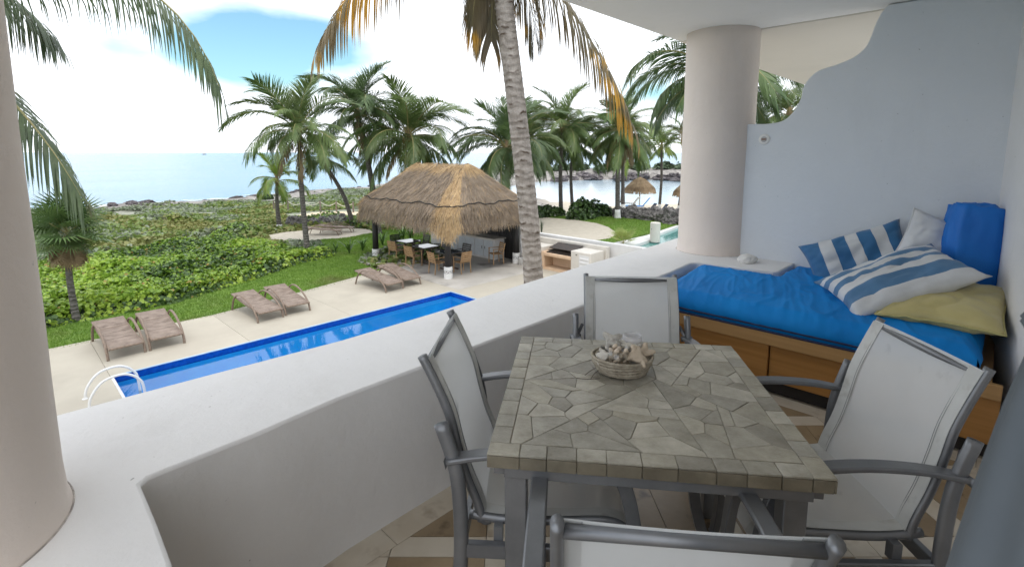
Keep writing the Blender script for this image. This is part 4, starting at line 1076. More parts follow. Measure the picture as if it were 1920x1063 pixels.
for k in range(13):
    strap_plant('upright dark snake plant, %s from the hut end of the low white wall' % ORD[12 - k], Vector((17.5 + q.uniform(-0.12, 0.2), 15.1 + k * 0.36 + q.uniform(-0.08, 0.08), -2.38)), 9, q.uniform(0.5, 1.0), 640 + k, agave, 'snake plants along the low wall', name='snake_plant', w=0.05, spread=0.22)
strap_plant('grey spiky agave beside the boulders at the sand circle', gp(-11.3, 32.3), 20, 1.2, 660, pmat('agave_leaf', (0.17, 0.20, 0.13), (0.25, 0.27, 0.18), scale=3, rough=0.5, rand=0.2), None, name='agave', w=0.1, spread=0.8)
# yellow-green fan plant in front of the short white column
root = thing('fan_plant', 'pale yellow-green fan-leaved plant beside the short round post', 'plant', Vector((22.8, 13.95, -3.2)), 0)
yf = pmat('pale_fan_leaf', (0.26, 0.33, 0.07), (0.36, 0.40, 0.12), scale=2, rough=0.45, rand=0.2, trans=0.3)
YF = fan_leaf('pale_fan_leaf', 0.5, 430, [yf, M['rachis']], nf=22, spread=280)
for k in range(11):
    o = bpy.data.objects.new('fan_leaf', YF); link(o, root); o.location = (0, 0, 0.05)
    o.rotation_euler = Euler((0, -R(72 - 5.5 * k), k * 2.4), 'XYZ'); s = q.uniform(0.75, 1.15); o.scale = (s, s, s)

# ================================================================ boulders
rock_m = pmat('grey_coral_rock', (0.04, 0.037, 0.037), (0.24, 0.225, 0.215), scale=3.2, rough=0.95, bump=0.9, bscale=9, bdist=0.08, detail=9, rand=0.2)
shore_m = pmat('dark_shore_rock', (0.045, 0.038, 0.042), (0.16, 0.14, 0.14), scale=1.2, rough=0.9, bump=0.9, bscale=5, bdist=0.1, detail=9, rand=0.25)
def rock_mesh(seed, rough=0.38):
    bm = bmesh.new(); bmesh.ops.create_icosphere(bm, subdivisions=4, radius=1.0)
    for v in bm.verts:
        p = v.co.copy()
        f = 1 + rough * mnoise.noise(p * 1.3 + Vector((seed * 7.7, 0, 0))) + rough * 0.6 * mnoise.noise(p * 3.1 + Vector((0, seed * 3.3, 0))) + rough * 0.3 * mnoise.noise(p * 7.0 + Vector((0, 0, seed)))
        f -= 0.22 * abs(mnoise.noise(p * 4.6 + Vector((seed, seed, 0)))) * (rough / 0.38)
        v.co = p * f
        v.co.z = max(v.co.z, -0.55)
    me = bpy.data.meshes.new('boulder'); bm.to_mesh(me); bm.free(); return me
ROCKS = [rock_mesh(k) for k in range(5)]
for r_ in ROCKS: r_.materials.append(rock_m)
SROCKS = [rock_mesh(k + 20, 0.5) for k in range(3)]
for r_ in SROCKS: r_.materials.append(shore_m)
def boulder(p, s, label, group, k, q_, set_=ROCKS):
    o = bpy.data.objects.new('boulder', set_[k % len(set_)]); link(o); o.location = p + Vector((0, 0, s * 0.3))
    zf = 0.55 if set_ is SROCKS else 1.0
    o.scale = (s * q_.uniform(0.85, 1.3) * (1.5 if zf < 1 else 1), s * q_.uniform(0.8, 1.1), s * q_.uniform(0.75, 1.1) * zf); o.rotation_euler = (0, 0, q_.uniform(0, 6.28))
    return tag(o, label, 'boulder', group)
q = random.Random(91)
for k in range(17):
    t_ = k / 16; X = 8.3 + 4.4 * t_ + q.uniform(-0.1, 0.1); Y = 38.6 - 5.2 * t_ + q.uniform(-0.6, 0.6)
    boulder(gp(X, Y), q.uniform(0.45, 0.62) + 0.3 * t_, 'rough grey boulder, %s from the left in the rock bank by the beach' % ORD[k], 'boulders of the beach bank', k, q)
for k in range(10):
    t_ = k / 9; X = -14.6 + 4.6 * t_ + q.uniform(-0.2, 0.2); Y = 33.6 + q.uniform(-0.5, 0.7)
    boulder(gp(X, Y), q.uniform(0.35, 0.68), 'grey boulder, %s from the left in the row behind the sand loungers' % ORD[k], 'boulders behind the sand circle', k, q)
for k in range(46):
    t_ = k / 45.0
    X, Y = np.interp(t_, [0, 0.35, 0.6, 0.8, 1], [-57, -47, -40, -36, -28]), np.interp(t_, [0, 0.35, 0.6, 0.8, 1], [56.5, 63.5, 71, 84, 103])
    X += q.uniform(-1.2, 2.2); Y += q.uniform(-2.0, 1.0)
    p = C(X, Y); p.z = max(SEA_Z - 0.1, float(gz(p.x, p.y)) - 0.1)
    boulder(p, q.uniform(0.3, 0.6), 'dark low rock at the water line of the sea', 'rocks along the sea shore', k, q, SROCKS)
for k in range(26):
    X, Y = q.uniform(3, 48), q.uniform(117, 128); p = C(X, Y); p.z = SEA_Z + 0.1
    boulder(p, q.uniform(1.0, 2.2), 'dark rock on the far bank of the lagoon', 'rocks on the far lagoon bank', k, q, SROCKS)
farb = [pmat('far_leaf', (0.05, 0.085, 0.045), (0.09, 0.125, 0.06), scale=0.4, rough=0.7)]
for k in range(9):
    X = 2 + k * 5.6; Y = q.uniform(130, 140); p = C(X, Y); p.z = float(gz(p.x, p.y))
    bush('low green shrub on the far headland across the lagoon', p, q.uniform(3, 5), 2.5, q.uniform(1.2, 2.4), 500, 0.8, farb, 700 + k, 'shrubs on the far headland')

# ================================================================ thatched hut
black_wood = pmat('black_stained_wood', (0.012, 0.011, 0.011), (0.025, 0.022, 0.02), scale=3, rough=0.6, bump=0.3, bscale=12, stretch=(1, 1, 0.2))
th_grey = pmat('weathered_thatch', (0.205, 0.155, 0.11), (0.33, 0.255, 0.185), scale=2.2, rough=0.95, c3=(0.30, 0.25, 0.20), s3=9, r3=(0.55, 0.7))
th_gold = pmat('fresh_straw_thatch', (0.42, 0.28, 0.14), (0.56, 0.395, 0.215), scale=2.5, rough=0.9, c3=(0.24, 0.15, 0.07), s3=8, r3=(0.55, 0.7))
th_mid = pmat('brown_thatch', (0.25, 0.17, 0.10), (0.36, 0.26, 0.16), scale=2.5, rough=0.9)
th_dark = pmat('thatch_underlay', (0.10, 0.08, 0.06), (0.15, 0.12, 0.09), scale=5, rough=0.95)
HC = (13.9, 17.7)
hut = thing('thatched_hut', 'open thatched palapa hut with a shaggy hipped roof on black posts', 'hut', (HC[0], HC[1], DZ), 0)
HA, HB, HR = 2.45, 3.35, 1.6            # half sizes at the eave, half ridge
def roof_pt(s, t, lift=0.0):
    """s round the roof, t from ridge (0) to fringe (1); hut-local"""
    per = [(-HA, -HB), (HA, -HB), (HA, HB), (-HA, HB)]
    s = (s % 1.0) * 4; i = min(3, int(s)); f = s - i
    a, b_ = per[i], per[(i + 1) % 4]
    ex, ey = a[0] + (b_[0] - a[0]) * f, a[1] + (b_[1] - a[1]) * f
    k = (abs(ex) / HA) ** 7 * (abs(ey) / HB) ** 7       # round the corners off
    ex, ey = ex * (1 - 0.075 * k), ey * (1 - 0.06 * k)
    ry = max(-HR, min(HR, ey * HR / HB if i in (1, 3) else (-HR if i == 0 else HR)))
    h = np.interp(t, [0, 0.08, 0.62, 0.72, 1.0], [0.02, 0.10, 0.885, 0.955, 1.0])
    z = np.interp(t, [0, 0.08, 0.35, 0.62, 0.72, 1.0], [4.34, 4.22, 3.48, 2.82, 2.62, 2.14])
    cn = abs(s - round(s)); front = math.exp(-(min(abs((s % 4)), abs(4 - s % 4)) / 0.085) ** 2)
    if t > 0.72: z -= (0.10 * math.exp(-(cn / 0.1) ** 2) + 0.30 * front) * (t - 0.72) / 0.28
    x, y = ex * h, ry + (ey - ry) * h
    z += lift + 0.05 * mnoise.noise(Vector((ex * 1.1, ey * 1.1, t * 3)))
    c = mnoise.noise(Vector((ex * 2.3, ey * 2.3, 9.0)))
    if t > 0.8: z += 0.10 * c * (t - 0.8) / 0.2
    return Vector((x, y, float(z)))
b = MB(); NS, NT = 120, 14
b.grid(lambda u_, v_: roof_pt(u_, v_ * 0.97, -0.13), NS, NT)
b.build('roof_underlay', th_dark, hut, smooth=True)
q = random.Random(17); V = []; F_ = []; MI = []
def is_gold(p, s, t):
    sx = (s % 1.0) * 4; d = min(abs(sx - round(sx)), 1) ; i = int(round(sx)) % 4
    wlim = (0.075 + 0.06 * t) * (1.0 if i in (0,) else 0.45)
    n_ = mnoise.noise(Vector((p.x * 1.7, p.y * 1.7, 4)))
    if d < wlim + 0.035 * n_: return True
    return t < 0.14 + 0.07 * n_
for k in range(46000):
    s = q.random(); t = q.random() ** 0.75
    p = roof_pt(s, t); p2 = roof_pt(s + q.gauss(0, 0.0016), min(1.0, t + 0.05)); d = (p2 - p)
    if d.length < 1e-4: d = Vector((0, 0, -1))
    d.normalize(); l_ = q.uniform(0.28, 0.62)
    if t > 0.93: d = (d + Vector((0, 0, -0.8))).normalized(); l_ *= q.uniform(0.5, 1.0)
    d = (d + Vector((q.gauss(0, 0.09), q.gauss(0, 0.09), q.gauss(0, 0.05)))).normalized()
    sc4 = (s % 1.0) * 4; ic = int(sc4); fa = max(0.02, min(0.98, sc4 - ic)); tm = max(0.03, min(0.97, t))
    ds_ = roof_pt((ic + fa + 0.015) / 4, tm) - roof_pt((ic + fa - 0.015) / 4, tm); dt_ = roof_pt((ic + fa) / 4, tm + 0.03) - roof_pt((ic + fa) / 4, tm - 0.03)
    out_ = ds_.cross(dt_)
    if out_.length < 1e-6: out_ = Vector((0, 0, 1))
    out_.normalize()
    if out_.dot(Vector((p.x, p.y, 1.5))) < 0: out_ = -out_
    out_ = (out_ + Vector((q.gauss(0, 0.2), q.gauss(0, 0.2), q.gauss(0, 0.2)))).normalized()
    e = d.cross(out_).normalized() * q.uniform(0.005, 0.012)
    p = p + out_ * q.uniform(0.0, 0.045); pe = p + d * l_ + out_ * q.uniform(-0.01, 0.03)
    i0 = len(V); V += [p - e, p + e, pe + e * 0.4, pe - e * 0.4]; F_.append((i0, i0 + 1, i0 + 2, i0 + 3))
    MI.append(1 if is_gold(p, s, t) and q.random() < 0.92 else (1 if q.random() < 0.06 else 0))
thatch = mesh_obj('thatch', V, F_, [th_grey, th_gold], hut, midx=MI); thatch['kind'] = 'stuff'
# the dark rope tied round the lower tier
rp = [roof_pt(s / 160, 0.655 + 0.018 * math.sin(s * 0.45) + 0.01 * math.sin(s * 1.3), 0.09) for s in range(161)]
rp = [p + Vector((p.x, p.y, 0)).normalized() * 0.05 for p in rp]
MB().tube(rp, 0.022, 5).build('rope', black_wood, hut, smooth=True)
white_base = pmat('post_foot_white', (0.76, 0.75, 0.73), (0.66, 0.65, 0.63), scale=4, rough=0.7)
for (px, py) in ((-1.9, -2.7), (-1.9, 2.5), (1.9, -2.7), (1.9, 2.5)):
    o = MB().lathe([(0.135, 0.40), (0.125, 1.2), (0.12, 2.6)], 14).build('post', black_wood, hut, smooth=True); o.location = (px, py, 0)
    f_ = MB().lathe([(0.165, 0), (0.165, 0.44), (0.155, 0.46), (0.0, 0.46)], 20).build('post_foot', white_base, o, smooth=False)
    m_ = MB()
    for k in range(14):
        a = 2 * math.pi * k / 14
        m_.box((0.163 * math.cos(a), 0.163 * math.sin(a), 0.27 + 0.012 * (-1) ** k), (0.012, 0.045, 0.022), rot=Matrix.Rotation(a, 3, 'Z') @ Matrix.Rotation(R(25 * (-1) ** k), 3, 'X'))
        m_.box((0.163 * math.cos(a), 0.163 * math.sin(a), 0.315), (0.010, 0.076, 0.008), rz=a); m_.box((0.163 * math.cos(a), 0.163 * math.sin(a), 0.225), (0.010, 0.076, 0.008), rz=a)
    m_.build('ornament_band', black_wood, o)
for (c_, s_) in (((0, -2.7, 2.55), (4.0, 0.14, 0.16)), ((0, 2.5, 2.55), (4.0, 0.14, 0.16)), ((-1.9, -0.1, 2.68), (0.14, 5.4, 0.14)), ((1.9, -0.1, 2.68), (0.14, 5.4, 0.14))):
    MB().box(c_, s_).build('beam', black_wood, hut)
# dark board screen at the back and a white end wall
for k in range(27):
    y = -2.45 + k * 0.19
    MB().box((2.35, y, 1.1), (0.04, 0.165 if k % 5 else 0.14, 2.2)).build('screen_board', black_wood, hut)
MB().box((2.42, -2.62, 0.85), (0.5, 0.18, 1.7)).build('end_wall', M['white_paint'], hut, bevel=0.01)

# bar counter under the hut
bar = thing('bar_counter', 'white bar counter with pale grey cupboard doors under the thatch', 'counter', (15.55, 16.1, DZ), 0)
MB().span(0, 0.62, 0, 4.7, 0, 0.90).build('body', M['white_paint'], bar, bevel=0.008)
MB().span(-0.06, 0.68, -0.06, 4.76, 0.90, 0.96).build('counter_top', M['cream_paint'], bar, bevel=0.01)
door_m = pmat('grey_louvre_door', (0.66, 0.70, 0.74), (0.60, 0.64, 0.68), scale=4, rough=0.5)
for k in range(6):
    dr = MB().span(-0.022, -0.003, 0.12 + k * 0.62, 0.12 + k * 0.62 + 0.58, 0.10, 0.84).build('cupboard_door', door_m, bar, bevel=0.006)
    MB().box((-0.034, 0.12 + k * 0.62 + (0.50 if k % 2 == 0 else 0.08), 0.5), (0.02, 0.02, 0.12)).build('handle', M['alu'], dr)
MB().box((0.33, -0.008, 0.72), (0.10, 0.012, 0.07)).build('socket', door_m, bar)
MB().box((0.33, -0.016, 0.72), (0.05, 0.010, 0.03)).build('socket_face', black_wood, bar)

# ---- dining set
teak = pmat('teak_slats', (0.34, 0.20, 0.095), (0.43, 0.27, 0.14), scale=5, rough=0.6, stretch=(1, 1, 6), rand=0.12)
teak_dk = pmat('dark_chair_slats', (0.055, 0.05, 0.045), (0.09, 0.08, 0.07), scale=5, rough=0.55, rand=0.2)
glass_top = pmat('dark_glass_top', (0.06, 0.07, 0.08), (0.09, 0.10, 0.11), scale=2, rough=0.08, spec=0.7)
tbl_dk = pmat('dark_table_frame', (0.06, 0.04, 0.03), (0.09, 0.06, 0.045), scale=4, rough=0.5)
def slat_chair(label, loc, rz, m):
    t = thing('dining_chair', label, 'chair', loc, rz, 'dining chairs under the hut')
    for sy in (-1, 1):
        MB().tube([(0.23, sy * 0.25, 0), (0.22, sy * 0.25, 0.65)], 0.022, 6).build('leg', m, t)
        MB().tube([(-0.26, sy * 0.24, 0), (-0.22, sy * 0.24, 0.44), (-0.32, sy * 0.24, 0.90)], 0.022, 6).build('leg', m, t)
        MB().box((-0.02, sy * 0.26, 0.66), (0.56, 0.055, 0.025)).build('armrest', m, t, bevel=0.008)
    for k in range(5): MB().box((-0.17 + k * 0.095, 0, 0.44), (0.08, 0.5, 0.02)).build('seat_slat', m, t)
    for k in range(5):
        z = 0.52 + k * 0.085; MB().box((-0.235 - (z - 0.44) * 0.21, 0, z), (0.018, 0.46, 0.066), rot=Matrix.Rotation(R(-12), 3, 'Y')).build('back_slat', m, t)
    return t
def cafe_table(label, loc, rz):
    t = thing('dining_table', label, 'table', loc, rz, 'dining tables under the hut')
    MB().box((0, 0, 0.735), (0.82, 0.82, 0.03)).build('table_top', glass_top, t, bevel=0.008)
    MB().box((0, 0, 0.70), (0.74, 0.74, 0.035)).build('apron', tbl_dk, t)
    for sx in (-1, 1):
        MB().box((sx * 0.22, 0, 0.36), (0.07, 0.09, 0.66)).build('leg', tbl_dk, t)
        MB().box((sx * 0.22, 0, 0.03), (0.07, 0.64, 0.05)).build('foot_bar', tbl_dk, t)
    return t
cafe_table('dark glass-topped dining table farthest left under the hut', (13.35, 19.55, DZ), 0)
cafe_table('dark glass-topped dining table in the middle of the three under the hut', (13.1, 17.9, DZ), 0)
cafe_table('dark dining table standing behind the front black post of the hut', (13.0, 16.2, DZ), 0)
for lab, x, y, rz, m in (
    ('teak slat chair nearest the left black post of the hut, back to the lawn', 12.55, 19.35, 8, teak),
    ('teak slat chair at the middle hut table, back to the lawn', 12.35, 17.75, 5, teak),
    ('teak slat chair left of the front black post of the hut', 12.25, 16.0, -6, teak),
    ('teak slat chair right of the front black post, back to the pool', 13.0, 15.35, 88, teak),
    ('dark slat chair behind the farthest left hut table, towards the garden bed', 13.35, 20.45, -92, teak_dk),
    ('dark slat chair across the farthest left hut table', 14.1, 19.6, 178, teak_dk),
    ('dark slat chair across the middle hut table', 13.95, 18.0, 176, teak_dk),
    ('dark slat chair across the table at the front black post', 13.85, 16.35, 184, teak_dk),
    ('lone teak slat chair in the shade beside the right end of the bar', 15.15, 15.6, 160, teak)):
    slat_chair(lab, (x, y, DZ), R(rz), m)

# bucket by the right post
t = thing('bucket', 'small white bucket standing beside the right hut post', 'bucket', (15.7, 14.6, DZ))
MB().lathe([(0.11, 0), (0.14, 0.28), (0.15, 0.29), (0.13, 0.27), (0.10, 0.02)], 16).build('pail', M['white_paint'], t, smooth=True)
MB().tube([(0.14 * math.cos(a), 0, 0.28 + 0.1 * math.sin(a)) for a in np.linspace(0, math.pi, 9)], 0.006, 5).build('handle', M['alu'], t)

# ================================================================ low garden wall and barbecue
b = MB().span(17.0, 17.22, 8.0, 21.0, -3.6, -2.02)
tag(b.build('garden_wall', M['white_paint'], bevel=0.015), 'low white garden wall running right from the hut', 'wall')
tag(MB().span(17.23, 18.0, 14.8, 21.0, -3.5, -2.40).build('planter_bed', pmat('bed_soil', (0.10, 0.08, 0.06), (0.16, 0.13, 0.10), scale=6, rough=0.95), bevel=0.02), kind='structure')
g_ = thing('barbecue', 'cream masonry barbecue with a black grill top and louvred side box', 'barbecue', (15.7, 11.0, DZ))
peach = pmat('peach_render', (0.58, 0.40, 0.26), (0.64, 0.46, 0.31), scale=3, rough=0.8)
MB().span(0.95, 1.15, -0.1, 3.6, 0, 1.12).build('back_wall', M['cream_paint'], g_, bevel=0.01)
MB().span(0.0, 0.93, 0.0, 0.95, 0, 0.98).build('side_box', M['cream_paint'], g_, bevel=0.035, seg=3)
MB().span(0.05, 0.93, 0.955, 2.5, 0, 0.10).build('hearth_floor', peach, g_)
MB().span(0.05, 0.93, 2.35, 2.55, 0.1, 0.72).build('hearth_side', peach, g_)
MB().span(0.60, 0.93, 0.955, 2.34, 0.1, 0.62).build('hearth_back', peach, g_)
MB().span(0.02, 0.16, 0.955, 2.36, 0.58, 0.70).build('hearth_lip', peach, g_, bevel=0.015)
MB().span(0.0, 0.93, 2.56, 3.5, 0, 0.90).build('side_counter', M['cream_paint'], g_, bevel=0.03, seg=3)
iron = pmat('black_iron', (0.015, 0.013, 0.012), (0.05, 0.03, 0.02), scale=8, rough=0.6)
MB().span(0.18, 0.92, 0.97, 2.33, 0.64, 0.74).build('fire_tray', iron, g_)
for k in range(18): MB().box((0.55, 1.03 + k * 0.073, 0.79), (0.74, 0.018, 0.018)).build('grill_bar', iron, g_)
MB().box((0.60, 1.65, 0.95), (0.62, 1.3, 0.03), rot=Matrix.Rotation(R(-14), 3, 'Y')).build('grill_cover', iron, g_, bevel=0.01)
for k in range(4): MB().box((-0.012, 0.30, 0.28 + k * 0.15), (0.03, 0.40, 0.055), rot=Matrix.Rotation(R(18), 3, 'Y')).build('louvre', M['white_paint'], g_, bevel=0.006)
MB().span(-0.006, 0.002, 0.06, 0.54, 0.16, 0.86).build('louvre_frame', M['white_paint'], g_)
MB().lathe([(0.03, 0), (0.03, 0.02), (0, 0.02)], 12, (0.0, 0.0, 0.0)).build('knob', iron, g_).location = (-0.02, 0.66, 0.84)
# pale blue folding chair below the parapet
t = thing('garden_chair', 'pale blue garden chair half hidden behind the parapet, by the low wall', 'chair', (16.3, 9.35, DZ), R(200))
pb = pmat('pale_blue_sling', (0.48, 0.62, 0.76), (0.56, 0.69, 0.80), scale=3, rough=0.6)
MB().grid(lambda u_, v_: Vector((-0.22 - 0.16 * v_, -0.25 + 0.5 * u_, 0.42 + 0.55 * v_)), 4, 4).build('back', pb, t)
MB().grid(lambda u_, v_: Vector((-0.22 + 0.46 * v_, -0.25 + 0.5 * u_, 0.42 - 0.02 * math.sin(math.pi * v_))), 4, 4).build('seat', pb, t)
for sy in (-1, 1):
    MB().tube([(0.24, sy * 0.26, 0), (0.24, sy * 0.26, 0.62), (-0.28, sy * 0.26, 0.64)], 0.014, 6).build('front_leg', M['white_paint'], t)
    MB().tube([(-0.26, sy * 0.26, 0), (-0.22, sy * 0.26, 0.42), (-0.38, sy * 0.26, 0.98)], 0.014, 6).build('rear_leg', M['white_paint'], t)
t = thing('round_post', 'short round white post with a small bracket beside the teal pool', 'post', (25.25, 13.45, -3.3))
MB().lathe([(0.27, 0), (0.27, 1.03), (0.25, 1.06), (0, 1.06)], 28).build('shaft', M['cream_paint'], t, smooth=False)
MB().tube([(-0.26, 0.05, 0.75), (-0.33, 0.05, 0.75), (-0.33, 0.05, 0.68)], 0.014, 6).build('bracket', M['alu_light'], t)

# ================================================================ sun loungers
wicker = bpy.data.materials.new('woven_wicker'); wicker.use_nodes = True
def wick(m, ca, cb):
    nt = m.node_tree; L = nt.links; bs = nt.nodes['Principled BSDF']; bs.inputs['Roughness'].default_value = 0.7
    tc = _n(nt, 'ShaderNodeTexCoord'); outs = []
    for d_, sc_ in (('X', 16), ('Y', 16)):
        w_ = _n(nt, 'ShaderNodeTexWave'); w_.bands_direction = d_; w_.inputs['Scale'].default_value = sc_; w_.inputs['Distortion'].default_value = 0.6
        L.new(tc.outputs['Object'], w_.inputs['Vector']); outs.append(w_.outputs['Fac'])
    mm = _n(nt, 'ShaderNodeMath'); mm.operation = 'MULTIPLY'; L.new(outs[0], mm.inputs[0]); L.new(outs[1], mm.inputs[1])
    nz = _n(nt, 'ShaderNodeTexNoise'); nz.inputs['Scale'].default_value = 5; nz.inputs['Detail'].default_value = 6; L.new(tc.outputs['Object'], nz.inputs['Vector'])
    ad = _n(nt, 'ShaderNodeMath'); ad.operation = 'MULTIPLY_ADD'; L.new(mm.outputs[0], ad.inputs[0]); ad.inputs[1].default_value = 0.55; L.new(nz.outputs['Fac'], ad.inputs[2])
    r = _n(nt, 'ShaderNodeValToRGB'); r.color_ramp.elements[0].position = 0.35; r.color_ramp.elements[1].position = 0.95
    r.color_ramp.elements[0].color = (*ca, 1); r.color_ramp.elements[1].color = (*cb, 1); L.new(ad.outputs[0], r.inputs[0]); L.new(r.outputs[0], bs.inputs['Base Color'])
    bp = _n(nt, 'ShaderNodeBump'); bp.inputs['Strength'].default_value = 0.5; bp.inputs['Distance'].default_value = 0.01; L.new(mm.outputs[0], bp.inputs['Height']); L.new(bp.outputs[0], bs.inputs['Normal'])
wick(wicker, (0.15, 0.105, 0.08), (0.37, 0.29, 0.235))
wick_frame = pmat('wicker_frame', (0.17, 0.12, 0.09), (0.28, 0.21, 0.16), scale=30, rough=0.7, bump=0.3, bscale=60)
def lprof(y): return float(np.interp(y, [0, 0.55, 1.05, 1.5, 2.0], [0.29, 0.345, 0.37, 0.42, 0.50]))
def lounger(label, loc, rz):
    t = thing('sun_lounger', label, 'sun lounger', loc, rz, 'woven sun loungers')
    cuts = [0, 0.58, 1.06, 1.54, 2.0]
    for i in range(4):
        y0, y1 = cuts[i] + 0.008, cuts[i + 1] - 0.008; m_ = MB()
        for (ya, yb) in ((y0, (y0 + y1) / 2), ((y0 + y1) / 2, y1)):
            vs = [(x, y, lprof(y) + dz) for dz in (-0.045, 0.0) for x, y in ((-0.31, ya), (0.31, ya), (0.31, yb), (-0.31, yb))]
            m_.add(vs, [(3, 2, 1, 0), (4, 5, 6, 7), (0, 1, 5, 4), (1, 2, 6, 5), (2, 3, 7, 6), (3, 0, 4, 7)])
        m_.build('woven_panel', wicker, t)
    for sx in (-1, 1):
        MB().tube([(sx * 0.315, y, lprof(y) - 0.02) for y in np.linspace(0, 2.0, 9)], 0.026, 6).build('side_rail', wick_frame, t, smooth=True)
        arch = smooth_path([(sx * 0.36, 0.06, 0.0), (sx * 0.36, 0.16, 0.22), (sx * 0.36, 0.45, 0.42), (sx * 0.36, 0.95, 0.57), (sx * 0.36, 1.40, 0.56), (sx * 0.36, 1.74, 0.36), (sx * 0.36, 1.92, 0.0)], 5)
        MB().tube(arch, 0.030, 7, ry=0.022).build('arched_arm', wick_frame, t, smooth=True)
    MB().tube([(-0.34, 0.02, 0.27), (0.34, 0.02, 0.27)], 0.028, 7).build('foot_rail', wick_frame, t)
    MB().tube([(-0.34, 1.40, 0.40), (0.34, 1.40, 0.40)], 0.02, 6).build('cross_rail', wick_frame, t)
    return t
l0 = lounger('woven sun lounger farthest left on the pool deck', (1.92, 14.5, DZ), R(2))
dup(l0, (2.74, 14.52, DZ), R(-1), 'woven sun lounger second from the left, touching the leftmost one')
dup(l0, (5.33, 14.78, DZ), R(3), 'left lounger of the middle pair on the pool deck')
dup(l0, (6.15, 14.85, DZ), R(-2), 'right lounger of the middle pair on the pool deck')
dup(l0, (9.58, 14.9, DZ), R(4), 'left lounger of the pair beside the thatched hut')
dup(l0, (10.38, 15.0, DZ), R(-3), 'right lounger of the pair, nearest the front hut post')
ls = C(-10.1, 29.6)
dup(l0, (ls.x, ls.y, -3.262), CA + R(95), 'front lounger on the round sand patch')
ls = C(-9.7, 30.7)
dup(l0, (ls.x, ls.y, -3.262), CA + R(98), 'rear lounger on the round sand patch')

# pool ladder rails
t = thing('pool_ladder', 'white tubular pool ladder rails at the left end of the pool', 'pool ladder', (1.48, 12.3, DZ))
wt = pmat('white_tube', (0.80, 0.80, 0.79), rough=0.25)
for dy in (-0.28, 0.27):
    MB().tube(smooth_path([(-0.55, dy, 0.0), (-0.50, dy, 0.22), (-0.30, dy, 0.46), (0.02, dy, 0.50), (0.24, dy, 0.34), (0.32, dy, 0.05), (0.33, dy, -0.9)], 6), 0.024, 8).build('rail', wt, t, smooth=True)
    MB().lathe([(0.05, 0), (0.05, 0.012), (0.03, 0.02), (0, 0.02)], 12, (-0.55, dy, 0)).build('base_flange', wt, t)
for k in range(3): MB().box((0.33, 0, -0.35 - k * 0.25), (0.07, 0.5, 0.025)).build('step', wt, t)

# ================================================================ rope fence, parasols, beach seats, boat
post_m = pmat('weathered_fence_post', (0.16, 0.13, 0.105), (0.24, 0.20, 0.165), scale=4, rough=0.9)
rope_m = pmat('pale_rope', (0.62, 0.58, 0.50), rough=0.9)
rf = thing('rope_fence', 'low fence of wooden posts with sagging pale rope before the shore', 'fence', C(-17.2, 42.5, -3.4))
fp = [(-20.6, 43.6), (-19.2, 43.2), (-17.7, 42.8), (-16.2, 42.6), (-14.7, 42.2), (-13.2, 41.9)]
base = Vector(rf.location); tops = []
for X, Y in fp:
    p = C(X, Y); p.z = float(gz(p.x, p.y)); 
    MB().lathe([(0.075, -0.1), (0.07, 0.95), (0, 0.97)], 8, p - base).build('post', post_m, rf); tops.append(p - base + Vector((0, 0, 0.86)))
for a, c_ in zip(tops[:-1], tops[1:]):
    MB().tube([a.lerp(c_, k / 10) + Vector((0, 0, -0.30 * math.sin(math.pi * k / 10))) for k in range(11)], 0.028, 5).build('rope', rope_m, rf)
sb = ring(19.6, 38.2, 3.2, 2.2, 24, 9, R(-30)); zs = [float(gz(x, y)) for x, y in sb]
m_ = MB(); NR = 8
def sp(u_, v_):
    k = u_ * 24; i = int(k) % 24; j = (i + 1) % 24; f = k - int(k)
    x, y = sb[i][0] * (1 - f) + sb[j][0] * f, sb[i][1] * (1 - f) + sb[j][1] * f
    x, y = 19.6 + (x - 19.6) * v_, 38.2 + (y - 38.2) * v_
    return Vector((x, y, float(gz(x, y)) + 0.05 * (1 - v_) + 0.06))
m_.grid(sp, 24, NR); tag(m_.build('sand_patch', pmat('warm_sand', (0.60, 0.48, 0.33), (0.68, 0.56, 0.40), scale=2, rough=0.95)), kind='structure')

def thatch_parasol(label, p, r, h, seed):
    t = thing('thatch_parasol', label, 'parasol', p, 0, 'thatched beach parasols'); q_ = random.Random(seed)
    MB().lathe([(0.07, 0), (0.065, h)], 10).build('pole', M['whitewash'], t)
    MB().lathe([(0.0, h + 0.98), (r * 0.35, h + 0.70), (r * 0.8, h + 0.08), (r * 0.95, h - 0.25)], 20).build('canopy_core', th_dark, t, smooth=True)
    V_, F2 = [], []
    for k in range(2600):
        a = q_.uniform(0, 6.283); tt = q_.random() ** 0.6
        def pt(tt_): return Vector((math.cos(a) * r * np.interp(tt_, [0, 0.4, 0.85, 1.05], [0, 0.42, 0.92, 1.0]), math.sin(a) * r * np.interp(tt_, [0, 0.4, 0.85, 1.05], [0, 0.42, 0.92, 1.0]), h + np.interp(tt_, [0, 0.4, 0.85, 1.05], [1.05, 0.72, 0.0, -0.5])))
        p0, p1 = pt(tt), pt(min(1.05, tt + 0.25)); e = Vector((-math.sin(a), math.cos(a), 0)) * 0.022
        i0 = len(V_); V_ += [p0 - e, p0 + e, p1 + e * 0.3, p1 - e * 0.3]; F2.append((i0, i0 + 1, i0 + 2, i0 + 3))
    o = mesh_obj('thatch', V_, F2, th_gold if seed % 2 else th_mid, t); o['kind'] = 'stuff'
    return t
thatch_parasol('thatched beach parasol on a white pole left of the beach palms', gp(12.0, 47.5), 1.5, 2.25, 4)
thatch_parasol('thatched beach parasol half cut off by the cream column', gp(16.6, 47.5), 1.5, 2.1, 6)
blue_seat = pmat('blue_plastic', (0.01, 0.20, 0.62), (0.02, 0.25, 0.70), scale=3, rough=0.4)
navy = pmat('navy_canvas', (0.03, 0.045, 0.09), (0.05, 0.07, 0.12), scale=3, rough=0.7)
